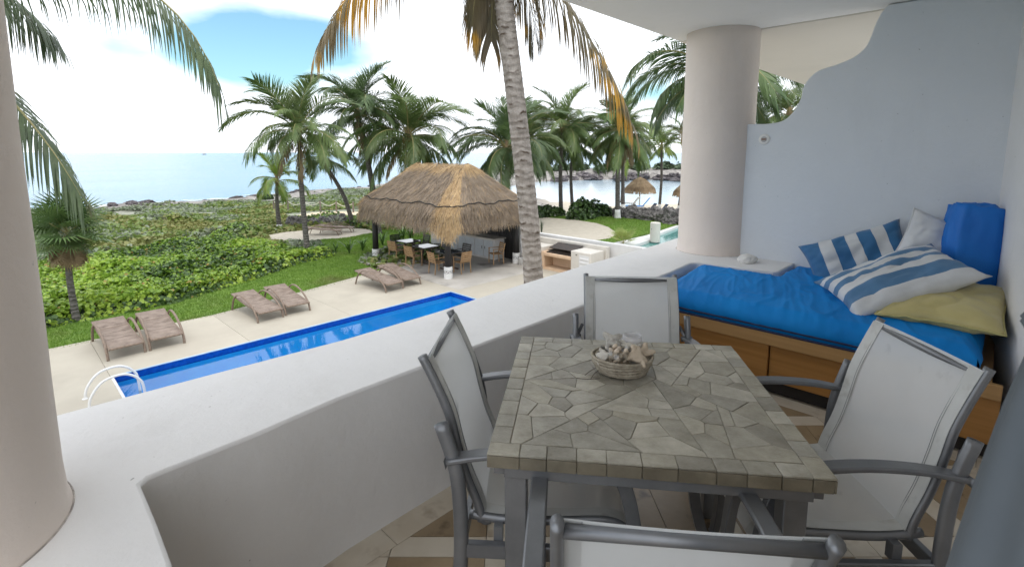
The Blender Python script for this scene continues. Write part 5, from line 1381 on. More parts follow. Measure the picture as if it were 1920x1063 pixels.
def beach_chair(label, p, rz, m, name='beach_chair', s=1.0, up=0.75):
    t = thing(name, label, 'beach chair', p, rz); t.scale = (s, s, s)
    MB().box((0.1, 0, 0.32), (1.1, 0.6, 0.06)).build('seat', m, t, bevel=0.02)
    MB().box((-0.70, 0, 0.32 + up * 0.40), (0.06, 0.6, up), rot=Matrix.Rotation(R(-38), 3, 'Y')).build('back', m, t, bevel=0.02)
    for sx in (-0.35, 0.55):
        for sy in (-0.27, 0.27): MB().box((sx, sy, 0.15), (0.05, 0.05, 0.30)).build('leg', M['white_paint'], t)
    for sy in (-0.30, 0.30): MB().box((0.05, sy, 0.30), (1.25, 0.035, 0.06)).build('side_rail', M['white_paint'], t)
    return t
beach_chair('bright blue plastic beach chair on the sand above the boulders', gp(10.35, 42.3), CA + R(160), blue_seat, s=1.25)
beach_chair('navy and white beach lounger nearest the parasol pole', gp(12.1, 45.6), CA + R(185), navy)
beach_chair('navy and white beach lounger to the right of its twin', gp(13.2, 45.8), CA + R(185), navy)
beach_chair('white beach chair in the shade left of the parasol', gp(10.6, 45.8), CA + R(150), M['white_paint'])
bt = C(-943, 1567)
t = thing('boat', 'tiny boat far out on the horizon of the sea', 'boat', (bt.x, bt.y, SEA_Z), R(30))
t.scale = (1.3, 1.3, 1.3)
MB().prism([(-5, -1.3), (3, -1.3), (5.5, 0), (3, 1.3), (-5, 1.3)], 0, 1.4).build('hull', navy, t)
MB().box((-1, 0, 2.3), (3.5, 1.8, 1.8)).build('cabin', M['white_paint'], t)

# ================================================================ daybed
wood = pmat('honey_wood', (0.31, 0.14, 0.032), (0.42, 0.20, 0.055), scale=3, rough=0.45, stretch=(1, 0.12, 6), bump=0.05, bscale=30, detail=8)
wood_lt = pmat('honey_wood_rail', (0.36, 0.20, 0.075), (0.46, 0.27, 0.11), scale=3, rough=0.45, stretch=(1, 0.12, 6), detail=8)
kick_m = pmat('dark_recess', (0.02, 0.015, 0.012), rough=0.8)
BF = 3.395                                   # front plane of the bed, x
bed = thing('daybed', 'built-in wooden daybed base along the partition wall', 'daybed', (BF, 0, 0))
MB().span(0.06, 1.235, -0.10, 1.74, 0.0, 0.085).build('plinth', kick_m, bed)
MB().span(-0.012, 0.02, -0.10, 1.76, 0.335, 0.415).build('top_rail', wood_lt, bed, bevel=0.004)
MB().span(0.021, 1.235, -0.06, 1.77, 0.375, 0.41).build('bed_board', wood_lt, bed)
for y0, y1, off in ((-0.10, 0.30, 0.018), (0.306, 0.98, 0.028), (0.986, 1.76, 0.012)):
    MB().span(off, off + 0.03, y0, y1, 0.085, 0.334).build('front_panel', wood, bed, bevel=0.003)

# mattress: an L-shaped slab with wrinkled cloth
blue_c = pmat('blue_canvas', (0.001, 0.185, 0.55), (0.003, 0.225, 0.63), scale=3, rough=0.7, bump=0.3, bscale=22, bdist=0.008, spec=0.25)
blue_dk = pmat('navy_piping', (0.004, 0.012, 0.06), rough=0.6)
MZ0, MZ1 = 0.418, 0.575
def wrinkle(x, y):
    p = Vector((x * 3.0, y * 5.5, 1.3)); n1 = mnoise.noise(p); n2 = mnoise.noise(Vector((x * 7 + n1 * 1.5, y * 11, 4.1)))
    r1 = 1 - abs(mnoise.noise(Vector((x * 4.2 + 0.8 * n1, y * 7.5 - x * 2.2, 7.7)))) * 2
    r2 = 1 - abs(mnoise.noise(Vector((x * 3.0 + 1.2 * n1, y * 15 - x * 5, 2.2)))) * 2.4
    return 0.004 * n1 + 0.0012 * n2 + 0.006 * max(0, r1 - 0.60) / 0.40 + 0.0045 * max(0, r2 - 0.5) / 0.5
def in_ledge(x, y): return x > 4.15 and y > 1.185
m_ = MB(); NX, NY = 90, 170
X0, X1, Y0_, Y1_ = BF + 0.002, 4.632, 0.005, 1.775
vid = {}
def mv(i, j, top):
    key = (i, j, top)
    if key in vid: return vid[key]
    x = X0 + (X1 - X0) * i / NX; y = Y0_ + (Y1_ - Y0_) * j / NY
    if top:
        e = min(i / NX * 1.23, (NX - i) / NX * 1.23, j / NY * 1.7, (NY - j) / NY * 1.7)
        if x > 3.9 and y > 0.9: e = min(e, max(4.15 - x, 1.185 - y) if not in_ledge(x, y) else 0)
        rnd = 0.05 * (1 - min(1, max(0, e) / 0.06)) ** 2
        z = MZ1 + 0.058 * min(1, max(0, (x - 3.45) / 0.6)) + wrinkle(x, y) - rnd
    else: z = MZ0
    m_.v.append((x, y, z)); vid[key] = len(m_.v) - 1; return vid[key]
cell = lambda i, j: 0 <= i < NX and 0 <= j < NY and not in_ledge(X0 + (X1 - X0) * (i + 0.5) / NX, Y0_ + (Y1_ - Y0_) * (j + 0.5) / NY)
for i in range(NX):
    for j in range(NY):
        if not cell(i, j): continue
        m_.f.append((mv(i, j, 1), mv(i + 1, j, 1), mv(i + 1, j + 1, 1), mv(i, j + 1, 1))); m_.m.append(0)
        m_.f.append((mv(i, j + 1, 0), mv(i + 1, j + 1, 0), mv(i + 1, j, 0), mv(i, j, 0))); m_.m.append(0)
        for (di, dj, a, c_) in ((-1, 0, (i, j), (i, j + 1)), (1, 0, (i + 1, j + 1), (i + 1, j)), (0, -1, (i + 1, j), (i, j)), (0, 1, (i, j + 1), (i + 1, j + 1))):
            if not cell(i + di, j + dj):
                t0, t1, b0, b1 = mv(*a, 1), mv(*c_, 1), mv(*a, 0), mv(*c_, 0)
                # three bands down the side so that the cloth bellies and creases
                ring0, ring1 = [t0], [t1]
                for k_, (f_, out_) in enumerate(((0.30, 0.016), (0.68, 0.012), (0.86, -0.004))):
                    for rg, tt, bb_ in ((ring0, t0, b0), (ring1, t1, b1)):
                        key = (tt, 's', k_, di, dj)
                        if key not in vid:
                            pt, pb_ = m_.v[tt], m_.v[bb_]; wr = 0.010 * mnoise.noise(Vector((pt[0] * 9, pt[1] * 16, f_ * 3)))
                            m_.v.append((pt[0] + di * (out_ + wr), pt[1] + dj * (out_ + wr), pt[2] + (pb_[2] - pt[2]) * f_)); vid[key] = len(m_.v) - 1
                        rg.append(vid[key])
                ring0.append(b0); ring1.append(b1)
                for k_ in range(4): m_.f.append((ring0[k_], ring0[k_ + 1], ring1[k_ + 1], ring1[k_])); m_.m.append(0)
mat_root = m_.build('mattress', blue_c, smooth=True)
bm = bmesh.new(); bm.from_mesh(mat_root.data); bmesh.ops.recalc_face_normals(bm, faces=bm.faces); bm.to_mesh(mat_root.data); bm.free()
tag(mat_root, 'wrinkled bright blue mattress on the wooden daybed', 'mattress')
MB().tube([(BF - 0.012, y, MZ0 + 0.035) for y in np.linspace(0.03, 1.73, 20)], 0.006, 6).build('piping', blue_dk, mat_root)
MB().tube([(BF - 0.010, y, MZ0 + 0.006) for y in np.linspace(0.03, 1.73, 20)], 0.007, 6).build('piping', blue_dk, mat_root)

# ---- cushions
def stripe_mat(name, ca, cb, stops, axis='X', span=0.5):
    m = bpy.data.materials.new(name); m.use_nodes = True
    nt = m.node_tree; L = nt.links; bs = nt.nodes['Principled BSDF']; bs.inputs['Roughness'].default_value = 0.75; bs.inputs['Sheen Weight'].default_value = 0.2
    tc = _n(nt, 'ShaderNodeTexCoord'); sp_ = _n(nt, 'ShaderNodeSeparateXYZ'); L.new(tc.outputs['Object'], sp_.inputs[0])
    nz = _n(nt, 'ShaderNodeTexNoise'); nz.inputs['Scale'].default_value = 7; L.new(tc.outputs['Object'], nz.inputs['Vector'])
    mr = _n(nt, 'ShaderNodeMapRange'); mr.inputs[1].default_value = -span / 2; mr.inputs[2].default_value = span / 2; L.new(sp_.outputs[axis], mr.inputs[0])
    ad = _n(nt, 'ShaderNodeMath'); ad.operation = 'MULTIPLY_ADD'; L.new(nz.outputs['Fac'], ad.inputs[0]); ad.inputs[1].default_value = 0.035; L.new(mr.outputs[0], ad.inputs[2])
    r = _n(nt, 'ShaderNodeValToRGB'); r.color_ramp.interpolation = 'CONSTANT'
    els = r.color_ramp.elements
    els[0].position = 0; els[0].color = (*cb, 1)
    els[1].position = stops[0]; els[1].color = (*ca, 1)
    for k, s_ in enumerate(stops[1:]):
        e = els.new(s_); e.color = (*(cb if k % 2 == 0 else ca), 1)
    L.new(ad.outputs[0], r.inputs[0])
    n2 = _n(nt, 'ShaderNodeTexNoise'); n2.inputs['Scale'].default_value = 9; n2.inputs['Detail'].default_value = 6; L.new(tc.outputs['Object'], n2.inputs['Vector'])
    mx = _n(nt, 'ShaderNodeMix'); mx.data_type = 'RGBA'; mx.blend_type = 'MULTIPLY'; mx.inputs[0].default_value = 0.30
    L.new(r.outputs[0], mx.inputs[6]); L.new(n2.outputs['Fac'], mx.inputs[7]); L.new(mx.outputs[2], bs.inputs['Base Color'])
    bp = _n(nt, 'ShaderNodeBump'); bp.inputs['Strength'].default_value = 0.4; bp.inputs['Distance'].default_value = 0.015
    n3 = _n(nt, 'ShaderNodeTexNoise'); n3.inputs['Scale'].default_value = 12; n3.inputs['Detail'].default_value = 3; L.new(tc.outputs['Object'], n3.inputs['Vector'])
    L.new(n3.outputs['Fac'], bp.inputs['Height']); L.new(bp.outputs[0], bs.inputs['Normal'])
    return m
def cushion(label, loc, rot, sx, sy, th, m, seed, seam=None, cat='cushion', group=None):
    """pillow: two puffed sheets meeting at a seam, pulled-out corners, soft dents"""
    N = 26; b = MB()
    def f(sg):
        def fn(u_, v_):
            a, c_ = 2 * u_ - 1, 2 * v_ - 1
            pin = 1 - 0.10 * (1 - a * a) * (abs(c_) ** 3) ; pin2 = 1 - 0.10 * (1 - c_ * c_) * (abs(a) ** 3)
            x, y = a * sx / 2 * pin2, c_ * sy / 2 * pin
            e = max(0, (1 - abs(a) ** 2.6)) * max(0, (1 - abs(c_) ** 2.6))
            z = sg * th / 2 * e ** 0.5
            w_ = mnoise.noise(Vector((a * 1.6 + seed, c_ * 1.6, sg * 2.0))); w2 = mnoise.noise(Vector((a * 4 + seed, c_ * 4, sg)))
            fold = max(0, 1 - abs(mnoise.noise(Vector((a * 2.2 - c_ * 1.2, c_ * 2.4, seed + 5.0)))) * 3.2)
            edge_w = 0.012 * mnoise.noise(Vector((a * 5, c_ * 5, seed)))
            z += (0.10 * w_ + 0.045 * w2 - 0.10 * fold) * th * (e ** 0.6) + edge_w * (1 - e)
            return Vector((x, y, z))
        return fn
    b.grid(f(1), N, N); b.grid(f(-1), N, N, flip=True)
    o = b.build('cushion', m, smooth=True)
    bm = bmesh.new(); bm.from_mesh(o.data); bmesh.ops.remove_doubles(bm, verts=bm.verts, dist=0.0005); bm.to_mesh(o.data); bm.free()
    o.location = loc; o.rotation_euler = rot
    tag(o, label, cat, group)
    if seam is not None:
        pts = [f(1)(*p) for p in [(k / 20, 0) for k in range(20)] + [(1, k / 20) for k in range(20)] + [(1 - k / 20, 1) for k in range(20)] + [(0, 1 - k / 20) for k in range(21)]]
        MB().tube(pts, 0.006, 6).build('seam', seam, o, smooth=True)
    return o
st_blue, st_white = (0.03, 0.15, 0.33), (0.66, 0.665, 0.67)
st1 = stripe_mat('wide_blue_white_stripes', st_blue, st_white, [0.0, 0.16, 0.32, 0.48, 0.62, 0.78, 0.92], 'X', 0.56)
st2 = stripe_mat('mixed_blue_white_stripes', (0.085, 0.21, 0.38), (0.70, 0.705, 0.71), [0.18, 0.40, 0.56, 0.66, 0.76, 0.86, 0.94], 'Y', 0.46)
def rot_from(xd, yd):
    x = Vector(xd).normalized(); z = x.cross(Vector(yd)).normalized(); y = z.cross(x)
    return Matrix((x, y, z)).transposed().to_euler()
cushion('cushion with broad blue and white stripes leaning on the partition wall', (4.42, 0.72, 0.785), rot_from((0.15, -0.58, 0.25), (0.40, 0.42, 0.8)), 0.68, 0.42, 0.19, st1, 2.0)
cushion('front cushion with narrow and wide blue and white stripes', (3.93, 0.43, 0.765), rot_from((0.37, -0.53, 0.27), (0.80, 0.55, 0.25)), 0.76, 0.50, 0.19, st2, 6.0)
cushion('plain white cushion squeezed behind the striped ones', (4.42, 0.30, 0.94), rot_from((0.25, -1, -0.35), (0.35, -0.2, 0.9)), 0.36, 0.40, 0.15, pmat('white_cotton', (0.66, 0.665, 0.67), (0.58, 0.585, 0.60), scale=6, rough=0.8, bump=0.3, bscale=12), 9.0, seam=pmat('white_seam', (0.6, 0.6, 0.6), rough=0.8))
cushion('mustard yellow cushion lying flat at the right end of the daybed', (3.90, 0.175, 0.675), rot_from((-0.05, -1, 0.03), (1, 0.05, 0.17)), 0.56, 0.66, 0.16, pmat('mustard_satin', (0.44, 0.37, 0.15), (0.54, 0.46, 0.20), scale=4, rough=0.55, bump=0.2, bscale=8, sheen=0.2), 12.0, seam=pmat('mustard_seam', (0.44, 0.39, 0.16), rough=0.7))
# blue box cushion standing in the corner
blk = MB(); NB = 14
def boxy(u_, v_, face):
    a, c_ = 2 * u_ - 1, 2 * v_ - 1
    p = {0: (a, c_, 1), 1: (a, -c_, -1), 2: (1, a, c_), 3: (-1, -a, c_), 4: (-a, 1, c_), 5: (a, -1, c_)}[face]
    v = Vector(p); n_ = v.normalized()
    s = v * 0.66 + n_ * 0.46
    s = s * (1 + 0.10 * mnoise.noise(v * 1.3 + Vector((3, 1, 2))) + 0.045 * mnoise.noise(v * 3.5) - 0.05 * max(0, 1 - 4 * abs(mnoise.noise(v * 1.9 + Vector((5, 0, 1))))))
    return Vector((s.x * 0.125, s.y * 0.135, s.z * 0.29))
for f_ in range(6): blk.grid(lambda u_, v_, f_=f_: boxy(u_, v_, f_), NB, NB)
o = blk.build('box_cushion', pmat('blue_box_canvas', (0.001, 0.13, 0.50), (0.003, 0.165, 0.58), scale=3, rough=0.6, bump=0.3, bscale=12, bdist=0.015), smooth=True)
bm = bmesh.new(); bm.from_mesh(o.data); bmesh.ops.remove_doubles(bm, verts=bm.verts, dist=0.0008); bmesh.ops.recalc_face_normals(bm, faces=bm.faces); bm.to_mesh(o.data); bm.free()
o.location = (4.42, 0.105, 0.93); o.rotation_euler = (0.10, 0.06, R(24))
tag(o, 'thick blue box cushion standing upright in the corner', 'cushion')
pts = [boxy(k / 20, 0.0, 0) * 1.01 for k in range(21)] + [boxy(1.0, k / 20, 0) * 1.01 for k in range(21)]
MB().tube(pts, 0.006, 5).build('zip_seam', blue_dk, o)
# pale stone on the ledge
st_ = bpy.data.objects.new('stone', rock_mesh(3, 0.16)); link(st_)
st_.data.materials.append(pmat('white_coral_stone', (0.80, 0.78, 0.75), (0.58, 0.55, 0.52), scale=60, rough=0.9, bump=0.5, bscale=70, bdist=0.006, ramp=(0.5, 0.75)))
st_.location = (4.40, 1.485, PZ + 0.024); st_.scale = (0.088, 0.062, 0.044); st_.rotation_euler = (0, 0, R(-30))
tag(st_, 'pale pitted stone lying on the parapet beside the column', 'stone')

# ================================================================ stone-topped table
TBC, TBR = C(0.435, 1.688), CA + R(-7.2)
tbl = thing('stone_table', 'square table with crazy-paved grey stone top on a grey metal frame', 'table', (TBC.x, TBC.y, 0), TBR)
TH = 0.74; HS = 0.452
grout_t = pmat('table_grout', (0.20, 0.18, 0.145), (0.30, 0.27, 0.215), scale=20, rough=0.95)
def stone_mat():
    m = bpy.data.materials.new('slate_quartzite'); m.use_nodes = True
    nt = m.node_tree; L = nt.links; bs = nt.nodes['Principled BSDF']
    tc = _n(nt, 'ShaderNodeTexCoord'); oi = _n(nt, 'ShaderNodeObjectInfo')
    ml = _n(nt, 'ShaderNodeMath'); ml.operation = 'MULTIPLY'; ml.inputs[1].default_value = 91.0; L.new(oi.outputs['Random'], ml.inputs[0])
    ad = _n(nt, 'ShaderNodeVectorMath'); ad.operation = 'ADD'; L.new(tc.outputs['Object'], ad.inputs[0]); L.new(ml.outputs[0], ad.inputs[1])
    def nz(s, d, r=0.6):
        n_ = _n(nt, 'ShaderNodeTexNoise'); n_.inputs['Scale'].default_value = s; n_.inputs['Detail'].default_value = d; n_.inputs['Roughness'].default_value = r; L.new(ad.outputs[0], n_.inputs['Vector']); return n_.outputs['Fac']
    r1 = _n(nt, 'ShaderNodeValToRGB'); r1.color_ramp.elements[0].position = 0.0; r1.color_ramp.elements[1].position = 1.0
    r1.color_ramp.elements[0].color = (0.27, 0.252, 0.21, 1); r1.color_ramp.elements[1].color = (0.47, 0.445, 0.38, 1)
    e = r1.color_ramp.elements.new(0.35); e.color = (0.335, 0.32, 0.275, 1)
    e = r1.color_ramp.elements.new(0.6); e.color = (0.37, 0.345, 0.28, 1)
    e = r1.color_ramp.elements.new(0.8); e.color = (0.40, 0.38, 0.33, 1)
    L.new(oi.outputs['Random'], r1.inputs[0])
    r2 = _n(nt, 'ShaderNodeValToRGB'); r2.color_ramp.elements[0].position = 0.3; r2.color_ramp.elements[1].position = 0.72
    r2.color_ramp.elements[0].color = (0.58, 0.56, 0.50, 1); r2.color_ramp.elements[1].color = (1.22, 1.2, 1.18, 1); L.new(nz(9, 10, 0.7), r2.inputs[0])
    mx = _n(nt, 'ShaderNodeMix'); mx.data_type = 'RGBA'; mx.blend_type = 'MULTIPLY'; mx.inputs[0].default_value = 1.0; L.new(r1.outputs[0], mx.inputs[6]); L.new(r2.outputs[0], mx.inputs[7])
    r3 = _n(nt, 'ShaderNodeMapRange'); r3.inputs[1].default_value = 0.62; r3.inputs[2].default_value = 0.74; L.new(nz(6, 8, 0.75), r3.inputs[0])
    m2 = _n(nt, 'ShaderNodeMix'); m2.data_type = 'RGBA'; L.new(r3.outputs[0], m2.inputs[0]); L.new(mx.outputs[2], m2.inputs[6]); m2.inputs[7].default_value = (0.13, 0.105, 0.07, 1)
    L.new(m2.outputs[2], bs.inputs['Base Color']); bs.inputs['Roughness'].default_value = 0.48
    bp = _n(nt, 'ShaderNodeBump'); bp.inputs['Strength'].default_value = 0.45; bp.inputs['Distance'].default_value = 0.004
    sm = _n(nt, 'ShaderNodeMath'); sm.operation = 'ADD'; L.new(nz(14, 8, 0.7), sm.inputs[0]); L.new(nz(120, 3), sm.inputs[1]); L.new(sm.outputs[0], bp.inputs['Height']); L.new(bp.outputs[0], bs.inputs['Normal'])
    return m
stone = stone_mat()
ttop = MB().span(-HS + 0.006, HS - 0.006, -HS + 0.006, HS - 0.006, TH - 0.042, TH - 0.0035).build('table_top', grout_t, tbl, bevel=0.003)
q = random.Random(42)
BW = 0.058
edge_m = pmat('stained_edge_stone', (0.13, 0.11, 0.075), (0.22, 0.19, 0.135), scale=9, rough=0.6, bump=0.4, bscale=40, bdist=0.004, rand=0.25, detail=8)
def stone_piece(poly, z0, z1, name='stone_piece'):
    cx = sum(p[0] for p in poly) / len(poly); cy = sum(p[1] for p in poly) / len(poly)
    o_ = MB().prism([(p[0] - cx, p[1] - cy) for p in poly], 0, z1 - z0).build(name, edge_m if name == 'edge_stone' else stone, ttop, bevel=0.0016, seg=1)
    o_.location = (cx, cy, z0); o_.rotation_euler = (q.gauss(0, 0.002), q.gauss(0, 0.002), 0)
# border course: each border stone wraps over the edge
for side in range(4):
    n_ = 10
    a0 = -HS; a1 = HS - BW
    edges = [a0]; 
    ws_ = [q.uniform(0.85, 1.15) for _ in range(n_)]; tot = sum(ws_)
    for w_ in ws_: edges.append(edges[-1] + (a1 - a0) * w_ / tot)
    rot_ = Matrix.Rotation(side * math.pi / 2, 2)
    for k in range(n_):
        g3 = 0.0009; sk = q.uniform(-0.003, 0.003)
        p = [(edges[k] + g3, -HS), (edges[k + 1] - g3, -HS), (edges[k + 1] - g3 + sk, -HS + BW - g3), (edges[k] + g3, -HS + BW - g3)]
        p = [tuple(rot_ @ Vector(v)) for v in p]
        stone_piece(p, TH - 0.006, TH + q.uniform(-0.0006, 0.0006), 'border_stone')
        f_ = [(edges[k] + g3, -HS - 0.0005), (edges[k + 1] - g3, -HS - 0.0005), (edges[k + 1] - g3, -HS + 0.0055), (edges[k] + g3, -HS + 0.0055)]
        f_ = [tuple(rot_ @ Vector(v)) for v in f_]
        stone_piece(f_, TH - 0.042, TH - 0.0068, 'edge_stone')
    f_ = [tuple(rot_ @ Vector(v)) for v in ((a1 + 0.0009, -HS - 0.0005), (HS - 0.0064, -HS - 0.0005), (HS - 0.0064, -HS + 0.0055), (a1 + 0.0009, -HS + 0.0055))]
    stone_piece(f_, TH - 0.042, TH - 0.0068, 'edge_stone')
# crazy paving inside: cells of a jittered Voronoi diagram
I_ = HS - BW - 0.0008
pieces = [[(-I_, -I_), (I_, -I_), (I_, I_), (-I_, I_)]]
while len(pieces) < 13:                       # break the slab again and again, largest piece first
    pieces.sort(key=lambda p: -abs(parea(p)) * q.uniform(0.55, 1.0))
    p = pieces.pop(0)
    cx = sum(v[0] for v in p) / len(p); cy = sum(v[1] for v in p) / len(p)
    far = max(((a_, c_) for a_ in p for c_ in p), key=lambda ac: math.hypot(ac[0][0] - ac[1][0], ac[0][1] - ac[1][1]))
    ang = math.atan2(far[1][1] - far[0][1], far[1][0] - far[0][0]) + math.pi / 2 + q.gauss(0, 0.42)
    ox, oy = cx + q.uniform(-0.25, 0.25) * (far[1][0] - far[0][0]), cy + q.uniform(-0.25, 0.25) * (far[1][1] - far[0][1])
    d_ = (math.cos(ang), math.sin(ang))
    A_ = clip_poly(p, (ox, oy), (ox + d_[0], oy + d_[1])); B_ = clip_poly(p, (ox + d_[0], oy + d_[1]), (ox, oy))
    ok_ = len(A_) >= 3 and len(B_) >= 3 and min(abs(parea(A_)), abs(parea(B_))) > 0.012
    if ok_: pieces += [A_, B_]
    else: pieces.append(p)
def inset(poly, g_):
    if parea(poly) < 0: poly = poly[::-1]
    out_ = poly
    for k in range(len(poly)):
        a_, c_ = poly[k], poly[(k + 1) % len(poly)]; l_ = math.hypot(c_[0] - a_[0], c_[1] - a_[1])
        if l_ < 1e-6: continue
        nx_, ny_ = -(c_[1] - a_[1]) / l_, (c_[0] - a_[0]) / l_
        gg = g_ * q.uniform(0.6, 1.8)
        out_ = clip_poly(out_, (a_[0] + nx_ * gg, a_[1] + ny_ * gg), (c_[0] + nx_ * gg, c_[1] + ny_ * gg))
        if len(out_) < 3: return None
    return out_
cells = []
for p in pieces:                              # then each slab cracks into irregular stones
    nse = max(3, round(abs(parea(p)) / (4 * I_ * I_) * 84)); xs_ = [v[0] for v in p]; ys_ = [v[1] for v in p]; sd_ = []; tr2 = 0
    while len(sd_) < nse and tr2 < 4000:
        tr2 += 1; c_ = (q.uniform(min(xs_), max(xs_)), q.uniform(min(ys_), max(ys_)))
        if not bool(pip(p, np.array([c_[0]]), np.array([c_[1]]))[0]): continue
        if all((c_[0] - d_[0]) ** 2 + (c_[1] - d_[1]) ** 2 > (0.034 + 0.03 * q.random()) ** 2 for d_ in sd_): sd_.append(c_)
    for i, s_ in enumerate(sd_):
        poly = p if parea(p) > 0 else p[::-1]
        for j, o_ in enumerate(sd_):
            if i == j: continue
            k_ = q.uniform(0.46, 0.54); mx_, my_ = s_[0] + (o_[0] - s_[0]) * 0.5, s_[1] + (o_[1] - s_[1]) * 0.5; dx, dy = o_[0] - s_[0], o_[1] - s_[1]
            poly = clip_poly(poly, (mx_ + dy, my_ - dx), (mx_ - dy, my_ + dx))
            if len(poly) < 3: break
        if len(poly) >= 3 and abs(parea(poly)) > 2e-4: cells.append(poly)
for p in cells:
    p = inset(p, 0.0006)
    if p: stone_piece(p, TH - 0.006, TH + q.uniform(-0.0012, 0.0008))
LG = HS - 0.075
for sx in (-1, 1):
    for sy in (-1, 1): MB().box((sx * LG, sy * LG, 0.335), (0.062, 0.062, 0.67)).build('leg', M['alu_light'], tbl, bevel=0.004)
    MB().box((sx * (HS - 0.03), 0, 0.679), (0.03, 2 * HS - 0.06, 0.036)).build('frame_rail', M['alu_light'], tbl, bevel=0.002)
    MB().box((0, sx * (HS - 0.03), 0.679), (2 * HS - 0.092, 0.03, 0.036)).build('frame_rail', M['alu_light'], tbl, bevel=0.002)

# ================================================================ basket of corals, pebbles and glasses
def TT(x, y, z=0.0): 
    v = Matrix.Rotation(TBR, 3, 'Z') @ Vector((x, y, 0)); return Vector((TBC.x + v.x, TBC.y + v.y, z))
BK = C(0.415, 1.825, TH + 0.001)
rope_c = pmat('coiled_straw_rope', (0.27, 0.235, 0.18), (0.43, 0.38, 0.30), scale=40, rough=0.9, bump=0.6, bscale=90, bdist=0.004)
bk = thing('basket', 'small coiled straw basket on the stone table', 'basket', BK, CA)
MB().lathe([(0, 0.004), (0.078, 0.004), (0.078, 0.010), (0, 0.010)], 32).build('base', rope_c, bk)
for k in range(6):
    rad = 0.078 + 0.0058 * k - 0.0004 * k * k + (0.0012 if k % 2 else 0); z = 0.0085 + k * 0.0108
    pts = [((rad * 1.14 + 0.0012 * mnoise.noise(Vector((a * 1.5, k, 0)))) * math.cos(a), rad * 0.98 * math.sin(a), z + 0.0016 * math.sin(a * 2 + k * 1.3)) for a in np.linspace(0, 2 * math.pi, 121)]
    m_ = MB().tube(pts, [0.0056 + 0.0009 * math.sin(i * 1.9 + k) for i in range(121)], 8, cap=False); m_.build('coil', rope_c, bk, smooth=True)
MB().lathe([(0, 0.012), (0.076, 0.012), (0.100, 0.060), (0.094, 0.060), (0.072, 0.016)], 36).build('lining', rope_c, bk, smooth=True)
def coral(name, label, loc, size, seed, m, branches=5, group=None, flat=0.0):
    """knobbly branching coral: skinned chains"""
    q_ = random.Random(seed); me = bpy.data.meshes.new(name); vs = [(0, 0, 0)]; es = []; rad = [0.34]
    for k in range(branches):
        a = 2 * math.pi * k / branches + q_.uniform(-0.3, 0.3); el = q_.uniform(-0.1, 0.5) * (1 - flat); prev = 0; p = Vector((0, 0, 0)); d = Vector((math.cos(a), math.sin(a), el))
        for j in range(2):
            d = (d + Vector((q_.gauss(0, 0.2), q_.gauss(0, 0.2), q_.gauss(0, 0.12)))).normalized(); p = p + d * q_.uniform(0.40, 0.55)
            vs.append(tuple(p)); es.append((prev, len(vs) - 1)); rad.append(0.24 - 0.06 * j); prev = len(vs) - 1
    me.from_pydata([tuple(Vector(v) * size) for v in vs], es, [])
    o_ = bpy.data.objects.new(name, me); link(o_); me.materials.append(m)
    sk = o_.modifiers.new('skin', 'SKIN'); sk.use_smooth_shade = True
    for i, v in enumerate(me.skin_vertices[0].data): v.radius = (rad[i] * size, rad[i] * size); v.use_root = (i == 0)
    sb_ = o_.modifiers.new('sub', 'SUBSURF'); sb_.levels = 2; sb_.render_levels = 2
    tx = bpy.data.textures.new(name, 'CLOUDS'); tx.noise_scale = size * 0.35
    dp = o_.modifiers.new('knobs', 'DISPLACE'); dp.texture = tx; dp.strength = size * 0.22; dp.mid_level = 0.5
    o_.location = loc
    return tag(o_, label, 'coral', group)
cor_w = pmat('bleached_coral', (0.56, 0.52, 0.46), (0.66, 0.62, 0.56), scale=30, rough=0.9, bump=0.8, bscale=140, bdist=0.003)
cor_t = pmat('tan_coral', (0.50, 0.41, 0.31), (0.60, 0.50, 0.39), scale=30, rough=0.9, bump=0.8, bscale=140, bdist=0.003)
cor_g = pmat('grey_coral', (0.30, 0.28, 0.25), (0.52, 0.49, 0.44), scale=45, rough=0.95, bump=0.9, bscale=110, bdist=0.004)
cor_d = pmat('dark_coral', (0.06, 0.055, 0.05), (0.13, 0.12, 0.10), scale=45, rough=0.95, bump=0.9, bscale=110, bdist=0.004)
def BP(x, y, z): return BK + C(x, y, z)
s_ = coral('coral', 'star-shaped tan coral piece at the front right of the basket', BP(0.040, -0.058, 0.082), 0.050, 1, cor_t, 5, flat=0.3); s_.rotation_euler = (R(55), R(10), CA)
s_ = coral('coral', 'white branching coral at the left rim of the basket', BP(-0.074, -0.035, 0.072), 0.036, 2, cor_w, 4); s_.rotation_euler = (R(60), 0, CA)
s_ = coral('coral', 'long pitted grey-white coral lying across the back of the basket', BP(-0.030, 0.025, 0.108), 0.052, 3, cor_g, 4); s_.rotation_euler = (R(20), R(-15), CA + R(20))
s_ = coral('coral', 'small dark coral knob at the back left of the basket', BP(-0.066, 0.005, 0.082), 0.028, 4, cor_d, 5)
s_ = coral('coral', 'rounded white coral lump right of the pebble glass', BP(0.026, 0.012, 0.092), 0.042, 5, cor_w, 5); s_.rotation_euler = (R(30), 0, 0)
s_ = coral('coral', 'big tan coral slab at the right rim of the basket', BP(0.076, -0.005, 0.072), 0.050, 6, cor_t, 4); s_.rotation_euler = (R(40), R(20), CA)
s_ = coral('coral', 'white coral chunk at the back right of the basket', BP(0.066, 0.040, 0.088), 0.046, 7, cor_g, 5)
glass_m = bpy.data.materials.new('clear_glass'); glass_m.use_nodes = True
nt = glass_m.node_tree; nt.nodes.clear()
o1 = _n(nt, 'ShaderNodeOutputMaterial'); t1 = _n(nt, 'ShaderNodeBsdfTransparent'); t1.inputs[0].default_value = (0.93, 0.93, 0.92, 1)
g1 = _n(nt, 'ShaderNodeBsdfGlossy'); g1.inputs['Roughness'].default_value = 0.04
